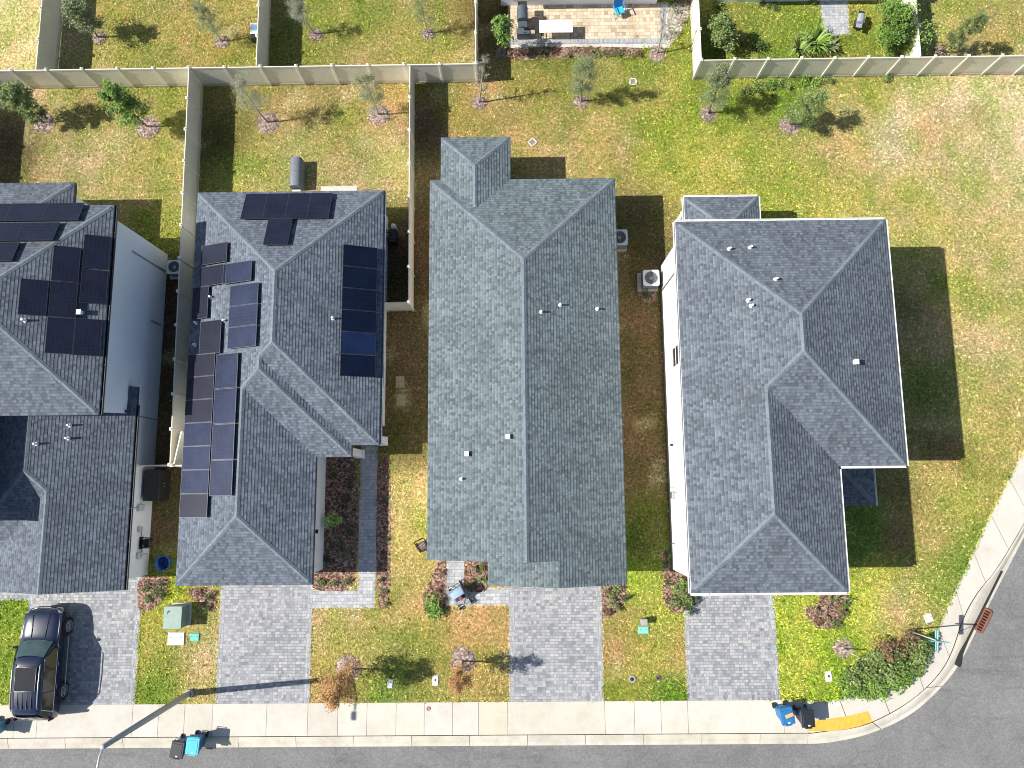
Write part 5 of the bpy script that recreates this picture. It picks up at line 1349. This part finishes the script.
m = MB(); m.tube([(-.33, -.25, .95), (.08, -.25, 1.05), (.3, -.1, 1.15), (.32, .2, 1.1), (.1, .28, 1.0), (-.33, .27, .95)], .018, 6); m.box((-.32, 0, .95), (.04, .6, .3), bev=.01); m.build('bracket', black_pl, t)
t = thing('round_tub', 'blue round tub on the ground at the front end of the alley', 'tub', (-18.03, -3.5, 0))
m = MB(); n = 28; prof = [(.28, 0), (.36, .5), (.40, .5), (.40, .54), (.34, .54), (.27, .08), (.0, .08)]
vs = [(math.cos(6.283*k/n)*r_, math.sin(6.283*k/n)*r_, z) for r_, z in prof[:-1] for k in range(n)]
m.mesh(vs, [(i*n+k, i*n+(k+1) % n, (i+1)*n+(k+1) % n, (i+1)*n+k) for i in range(5) for k in range(n)], 0, True); m.mesh(vs, [tuple(range(5*n, 6*n))]); m.build('body', P_('tub_blue', (.03, .13, .36), .4), t)
m = MB(); m.tube([(math.cos(6.283*k/24)*.22*(1-.004*k), math.sin(6.283*k/24)*.22, .12+.004*k) for k in range(60)], .025, 6); m.build('hose', P_('tub_hose', (.02, .08, .24), .5), t)
t = thing('pool_pump', 'black pump unit with white drum in the shaded gap beside the blue panel house', 'pump', (-6.6, 13.75, 0))
m = MB(); m.box((0, -.1, .3), (.42, .75, .55), bev=.04); m.build('case', black_pl, t); m = MB(); m.cyl((.05, .38, 0), (.05, .38, .7), .14, n=16); m.ball((.05, .38, .7), .14); m.build('drum', white, t)
m = MB(); m.tube([(-.35, 0, .3), (-.1, 0, .65), (.2, -.4, .6), (.25, -.55, .1)], .025, 6); m.tube([(-.3+math.cos(k*.35)*.16, .05, .75+math.sin(k*.35)*.16) for k in range(19)], .03, 6); m.build('hose', black_pl, t)
for px, py in ((400, 382), (401, 400)):
    m = MB(); m.box((0, 0, .015), (.46, .62, .05), rz=random.uniform(-.06, .06), bev=.012); o = m.build('stepping_stone', P_('stone_tan', (.42, .36, .2), .9, var=.2)); o.location = at3(px, py)
    tag(o, 'upper pale stepping stone in the shaded strip left of the plain bungalow' if py < 390 else 'lower pale stepping stone in the shaded strip left of the plain bungalow', 'stepping stone', 'stepping stones in the shaded strip')

# ------------------------------------------------------------------ utility boxes in the front lawns
t = thing('transformer', 'big pale green steel transformer box on a concrete pad in the front lawn', 'transformer', (-17.17, -6.1, 0))
m = MB(); m.box((.05, .03, .05), (1.0, 1.14, .1), bev=.02); m.build('pad', 'concrete_slab', t)
gp = P_('utility_green', (.20, .29, .25), .45); m = MB(); m.box((0, 0, .46), (.86, 1.04, .74), bev=.02); m.build('case', gp, t)
m = MB(); m.box((0, 0, .86), (.92, 1.1, .07), bev=.02); m.box((0, -.02, .897), (.88, .02, .006)); m.build('lid', gp, t); m = MB(); m.box((-.2, .3, .899), (.12, .1, .006)); m.box((-.26, .22, .899), (.04, .1, .006)); m.build('sticker', black_pl, t)
def ground_box(px, py, w_, d, h, col, nm, label, cat, group=None, rz=0, grip=True, eye=False):
    B = at3(px, py); t = thing(nm, label, cat, B, rz, group); m = MB(); m.box((0, 0, h/2-.02), (w_+.04, d+.04, h), bev=min(.03, h*.3)); m.build('frame', P_(nm+'_frame%d' % int(col[0]*100), tuple(c*.8 for c in col), .7), t)
    m = MB(); m.box((0, 0, h), (w_-.02, d-.02, .03), bev=.01); ld = m.build('lid', P_(nm+'_lid%d' % int(col[0]*100), col, .6, var=.1), t)
    if eye:
        m = MB(); m.box((0, .03, h+.018), (.09, .13, .012), bev=.004); m.build('reading_hatch', dark_trim, ld)
    if grip:
        for sx in (-1, 1):
            m = MB(); m.box((sx*w_*.3, d*.1, h+.017), (.05, .03, .008)); m.build('bolt', dark_trim, ld)
ground_box(176.5, 638.5, .84, .62, .05, (.58, .55, .52), 'utility_box', 'flat grey white utility box lid in the lawn below the transformer', 'utility box')
ground_box(195, 637, .46, .36, .05, (.10, .46, .36), 'valve_box', 'teal green valve box lid right of the flat grey utility lid', 'valve box')
ground_box(643.5, 630, .5, .32, .06, (.20, .58, .48), 'valve_box', 'pale green valve box lid in the lawn right of the third driveway', 'valve box')
t = thing('utility_pedestal', 'small grey utility pedestal above the pale green valve box lid', 'utility box', at3(642.5, 620.5))
m = MB(); m.box((0, 0, .26), (.28, .26, .52), bev=.02); m.build('case', P_('pedestal_grey', (.30, .31, .28), .6), t); m = MB(); m.box((0, 0, .53), (.33, .31, .05), bev=.015); m.build('cap', P_('pedestal_grey', (.30, .31, .28), .6), t)
ground_box(390.3, 683.5, .27, .42, .04, (.58, .55, .56), 'meter_box', 'pale grey meter box lid in the dark green grass between the rusty trees', 'meter box', rz=-.1, grip=False)
ground_box(435.5, 680.5, .27, .44, .04, (.78, .76, .72), 'meter_box', 'white meter box lid with dark eye, left of the smaller rusty tree', 'meter box', grip=False, eye=True)
ground_box(828.5, 676.5, .3, .46, .04, (.80, .78, .74), 'meter_box', 'white meter box lid on the bright corner lawn', 'meter box', rz=.05, grip=False, eye=True)
ground_box(928.5, 618, .4, .4, .04, (.68, .62, .52), 'meter_box', 'tan meter box lid near the street sign by the curved pavement', 'meter box', rz=.3)
def ring_lid(px, py, r_, label, col):
    B = at3(px, py); t = thing('valve_cover', label, 'valve cover', B); m = MB(); n = 20
    for k in range(n):
        a, b = 6.283*k/n, 6.283*(k+1)/n; m.prism([(math.cos(a)*r_, math.sin(a)*r_), (math.cos(b)*r_, math.sin(b)*r_), (math.cos(b)*r_*.6, math.sin(b)*r_*.6), (math.cos(a)*r_*.6, math.sin(a)*r_*.6)], -.02, .06)
    m.build('ring', P_('ring_grey%d' % int(col*100), (col,)*3, .7), t); m = MB(); m.cyl((0, 0, -.02), (0, 0, .045), r_*.58, n=16); m.build('cover', black_pl, t)
ring_lid(632, 679, .17, 'round grey valve cover in the lawn, left of two near the pavement', .34); ring_lid(658, 678, .12, 'small dark round valve cover in the lawn, right of two near the pavement', .12)
B = at3(428.5, 708.5, .0); t = thing('valve_cover', 'tiny red ringed valve cover set in the pavement', 'valve cover', (B.x, B.y, .012)); m = MB()
m.tube([(math.cos(6.283*k/20)*.085, math.sin(6.283*k/20)*.085, .008) for k in range(21)], .02, 6); m.build('ring', P_('marker_red', (.42, .07, .08), .5), t); m = MB(); m.cyl((0, 0, -.01), (0, 0, .008), .07, n=14); m.build('cover', grey_metal, t)

# ------------------------------------------------------------------ front walk: stroller and hose cart
t = thing('stroller', 'small stroller with a pale blue hood standing on the short paved walk', 'stroller', (-2.98, -5.2, .012), R(30)); t.scale = (1.3, 1.25, 1.15)
m = MB(); n = 9
for i in range(n-1):
    for k in range(8):
        def pt(i_, k_): a = i_/(n-1)*1.9-.2; b = (k_/8-.5)*.5; return (b, math.cos(a)*.30+.05, .62+math.sin(a)*.30-.6*b*b)
        m.face([pt(i, k), pt(i, k+1), pt(i+1, k+1), pt(i+1, k)], smooth=True)
m.build('hood', P_('cloth_blue', (.26, .36, .47), .85), t)
m = MB(); m.box((0, .0, .42), (.40, .34, .08), bev=.03); m.box((0, .2, .6), (.40, .07, .42), rot=Matrix.Rotation(R(-20), 3, 'X'), bev=.03); m.build('seat', P_('cloth_navy', (.03, .045, .09), .9), t)
m = MB(); m.box((.03, -.12, .49), (.17, .15, .07), rz=.4, bev=.03); m.build('blanket', P_('cloth_red', (.25, .06, .06), .9), t)
m = MB()
for sx in (-1, 1): m.tube([(sx*.24, .48, 1.0), (sx*.24, .25, .75), (sx*.22, -.15, .35), (sx*.24, -.42, .16)], .016, 6); m.tube([(sx*.24, .35, .14), (sx*.22, .05, .42)], .016, 6)
m.tube([(-.24, .48, 1.0), (.24, .48, 1.0)], .02, 6); m.tube([(-.24, .35, .15), (.24, .35, .15)], .012, 5); m.tube([(-.24, -.4, .42), (.24, -.4, .42)], .015, 5); m.build('frame', steel, t)
for sx in (-1, 1):
    for yy, r_ in ((.36, .13), (-.43, .1)):
        m = MB(); m.tube([(sx*.25, yy+math.cos(6.283*k/18)*r_, r_+.02+math.sin(6.283*k/18)*r_) for k in range(19)], .024, 6); m.cyl((sx*.235, yy, r_+.02), (sx*.265, yy, r_+.02), .05, n=10); m.build('wheel', black_pl, t)
m = MB(); m.box((0, .1, .2), (.36, .4, .14), taper=1.1, bev=.02); m.build('basket', P_('cloth_navy', (.03, .045, .09), .9), t)
t = thing('hose_cart', 'dark wheeled hose cart on the dry grass under the left eave of the plain bungalow', 'hose cart', (-4.85, -2.75, 0), R(25))
m = MB(); m.cyl((-.22, 0, .42), (.22, 0, .42), .16, n=16); m.cyl((-.24, 0, .42), (-.21, 0, .42), .28, n=20); m.cyl((.21, 0, .42), (.24, 0, .42), .28, n=20); m.build('drum', P_('cart_dark', (.045, .04, .045), .5), t)
m = MB(); m.tube([(-.18+.0045*k, math.cos(k*.45)*.21, .42+math.sin(k*.45)*.21) for k in range(80)], .028, 6); m.build('hose', P_('hose_mauve', (.24, .17, .16), .6), t)
m = MB()
for sx in (-1, 1): m.tube([(sx*.26, -.25, .06), (sx*.26, -.05, .42), (sx*.26, .35, .95)], .02, 6)
m.tube([(-.26, .35, .95), (.26, .35, .95)], .03, 6); m.tube([(-.26, -.25, .06), (.26, -.25, .06)], .02, 6); m.build('frame', black_pl, t)
for sx in (-1, 1):
    m = MB(); m.cyl((sx*.29, .1, .16), (sx*.34, .1, .16), .16, n=18); m.build('wheel', black_pl, t)

# ------------------------------------------------------------------ patio and back gardens
sheet('patio', [(-.3, 25.42), (8.36, 25.35), (8.42, 27.6), (-.3, 27.6)], .02, 'paver_tan')
sheet('patio_border', [(-.34, 25.12), (8.62, 25.02), (8.36, 25.35), (-.3, 25.42)], .022, 'paver_edge')
sheet('patio_border', [(8.62, 25.02), (8.75, 27.6), (8.42, 27.6), (8.36, 25.35)], .022, 'paver_edge')
sheet('concrete_strip', [(-.35, 24.86), (8.9, 24.76), (8.95, 27.6), (8.75, 27.6), (8.64, 25.0), (-.35, 25.1)], .016, 'concrete_slab')
sheet('paver_pad', [(17.5, 27.6), (17.6, 25.38), (19.1, 25.36), (19.15, 27.6)], .015, 'paver_path')
sheet('concrete_slab', [(-10.7, 14.9), (-10.7, 16.72), (-8.7, 16.74), (-8.7, 14.9)], .03, 'concrete_slab')
t = thing('patio_table', 'white rectangular patio table on the tan pavers', 'table', (2.40, 25.68, .02))
m = MB(); m.box((-.47, 0, .72), (.93, .76, .04), bev=.008); m.box((.47, 0, .72), (.93, .76, .04), bev=.008); m.build('tabletop', white, t)
for sx in (-1, 1):
    for sy in (-1, 1): 
        m = MB(); m.box((sx*.82, sy*.3, .35), (.05, .05, .7)); m.build('leg', black_pl, t)
    m = MB(); m.box((sx*.82, 0, .3), (.03, .56, .03)); m.build('brace', black_pl, t)
def grill(x, y, s_, label, body, rz=0, mat_=True):
    t = thing('barbecue_grill', label, 'grill', (x, y, .02), rz); dk = P_('grill_black', (.03, .033, .037), .4); bd = P_('grill_body_'+body[0], body[1], .35, .3)
    m = MB(); n = 12
    pts = [(math.cos(math.pi*k/n), math.sin(math.pi*k/n)) for k in range(n+1)]
    for k in range(n): 
        (a, b), (c_, d) = pts[k], pts[k+1]; m.face([(-.36*s_, a*.26*s_, (.86+b*.24)*s_), (.36*s_, a*.26*s_, (.86+b*.24)*s_), (.36*s_, c_*.26*s_, (.86+d*.24)*s_), (-.36*s_, c_*.26*s_, (.86+d*.24)*s_)], smooth=True)
    for sx in (-1, 1): m.face([(sx*.36*s_, a*.26*s_, (.86+b*.24)*s_) for a, b in pts])
    m.build('lid', bd, t); m = MB(); m.box((0, 0, .78*s_), (.74*s_, .54*s_, .14*s_), bev=.02); m.box((0, 0, .4*s_), (.62*s_, .44*s_, .6*s_), bev=.02); m.build('firebox', dk, t)
    for sx in (-1, 1):
        m = MB(); m.box((sx*.55*s_, 0, .84*s_), (.34*s_, .46*s_, .035), bev=.008); m.build('side_shelf', bd if sx < 0 else dk, t)
        m = MB(); m.cyl((sx*.3*s_, -.18*s_, .07), (sx*.36*s_, -.18*s_, .07), .07, n=12); m.build('wheel', black_pl, t)
    m = MB(); m.tube([(-.28*s_, -.27*s_, .9*s_), (-.28*s_, -.33*s_, .92*s_), (.28*s_, -.33*s_, .92*s_), (.28*s_, -.27*s_, .9*s_)], .016, 6); m.build('handle', steel, t); return t
grill(.52, 26.3, 1.1, 'dark grey barbecue grill on the tan patio left of the white table', ('slate', (.10, .13, .15)), R(90))
m = MB(); m.box((0, 0, .30), (.76, .3, .5), bev=.02); m.box((0, 0, .57), (.82, .34, .03), bev=.01); o = m.build('storage_box', P_('box_slate', (.09, .10, .12), .5)); o.location = (.58, 25.52, .02); tag(o, 'low slate grey storage box at the front end of the patio grill', 'storage box')
grill(19.45, 25.95, .72, 'silver grey barbecue grill standing on grass by the grey paver pad', ('silver', (.36, .40, .44)), R(75))
t = thing('garden_chair', 'bright blue fabric chair on the patio against the house wall', 'chair', (6.0, 26.85, .02), R(20)); cb = P_('chair_blue', (.02, .22, .62), .7)
m = MB(); m.box((0, 0, .42), (.52, .5, .05), bev=.02); m.build('seat', P_('chair_cyan', (.03, .42, .72), .7), t); m = MB(); m.box((0, .26, .72), (.52, .05, .6), rot=Matrix.Rotation(R(-14), 3, 'X'), bev=.02); m.build('backrest', cb, t)
for sx in (-1, 1):
    m = MB(); m.tube([(sx*.27, -.24, 0), (sx*.27, .2, .5), (sx*.27, .3, .95)], .014, 6); m.tube([(sx*.27, .24, 0), (sx*.27, -.2, .45), (sx*.27, -.22, .62), (sx*.27, .2, .64)], .014, 6); m.build('leg', steel, t)
    m = MB(); m.box((sx*.28, 0, .65), (.06, .42, .03), bev=.01); m.build('armrest', cb, t)
t = thing('covered_bench', 'long grey vinyl covered bench with rounded top on the back lawn', 'bench', (-11.95, 17.3, 0))
gv = P_('cover_grey', (.135, .155, .18), .6); m = MB(); n = 10
prof = [(.34, 0), (.335, .5), (.30, .66), (.2, .75), (.08, .78), (-.08, .78), (-.2, .75), (-.30, .66), (-.335, .5), (-.34, 0)]
ys = [-.82, -.78, 0, .74, .82]; sc_ = [.94, 1, 1.0, 1, .92]
vs = [(p*s_, y, z*(.985 if s_ < 1 else 1)) for y, s_ in zip(ys, sc_) for p, z in prof]
m.mesh(vs, [(i*10+k, i*10+k+1, (i+1)*10+k+1, (i+1)*10+k) for i in range(4) for k in range(9)], 0, True); m.mesh(vs, [tuple(range(9, -1, -1)), tuple(range(40, 50))]); m.build('cover', gv, t)
m = MB(); m.tube([(p*1.01, 0, z*1.01) for p, z in prof], .012, 5); m.build('seam', gv, t)
for sx in (-1, 1):
    for sy in (-1, 1): m = MB(); m.cyl((sx*.28, sy*.7, -.02), (sx*.28, sy*.7, .08), .03); m.build('foot', black_pl, t)
m = MB(); m.box((0, 0, .2), (.42, .4, .4), bev=.03); m.box((0, 0, .41), (.46, .44, .04), bev=.015); m.box((.1, -.1, .435), (.06, .06, .015)); o = m.build('cooler', white); o.location = (-11.93, 16.15, 0); tag(o, 'small white box at the house end of the grey covered bench', 'cooler')
t = thing('garden_cart', 'black garden cart with a pale blue top next to the fence at the top edge', 'cart', (-14.55, 25.85, 0))
m = MB(); m.box((0, .05, .62), (.46, .56, .05), bev=.015); m.build('top', P_('top_pale_blue', (.42, .58, .74), .35), t); m = MB(); m.box((0, .05, .592), (.54, .66, .03), bev=.01); m.build('rim', white, t)
m = MB(); m.box((0, -.05, .32), (.56, .95, .5), bev=.03); m.build('body', black_pl, t); m = MB(); m.tube([(-.2, .4, .6), (-.2, .56, .85), (.2, .56, .85), (.2, .4, .6)], .018, 6); m.build('handle', black_pl, t)
for sx in (-1, 1):
    m = MB(); m.cyl((sx*.29, -.3, .13), (sx*.34, -.3, .13), .13, n=14); m.build('wheel', black_pl, t)
# irrigation markers: small white square covers with a wire loop in the back lawn
for i, (px, py, lab) in enumerate(((633, 82, 'open white square cover frame in the lawn below the patio'), (532.5, 142.5, 'tilted white square cover frame in the lawn above the plain bungalow'))):
    B = at3(px, py); t = thing('cover_frame', lab, 'cover', B, .75 if i else .1)
    m = MB()
    for k in range(4): 
        a = k*math.pi/2; m.box((math.cos(a)*.17, math.sin(a)*.17, .03), (.06, .38, .06), rz=a)
    m.build('frame', P_('cover_white', (.62, .58, .52), .7), t); m = MB(); m.box((0, 0, .01), (.3, .3, .02)); m.build('lid', P_('cover_grey2', (.22, .2, .16), .8), t)
grass_tufts()
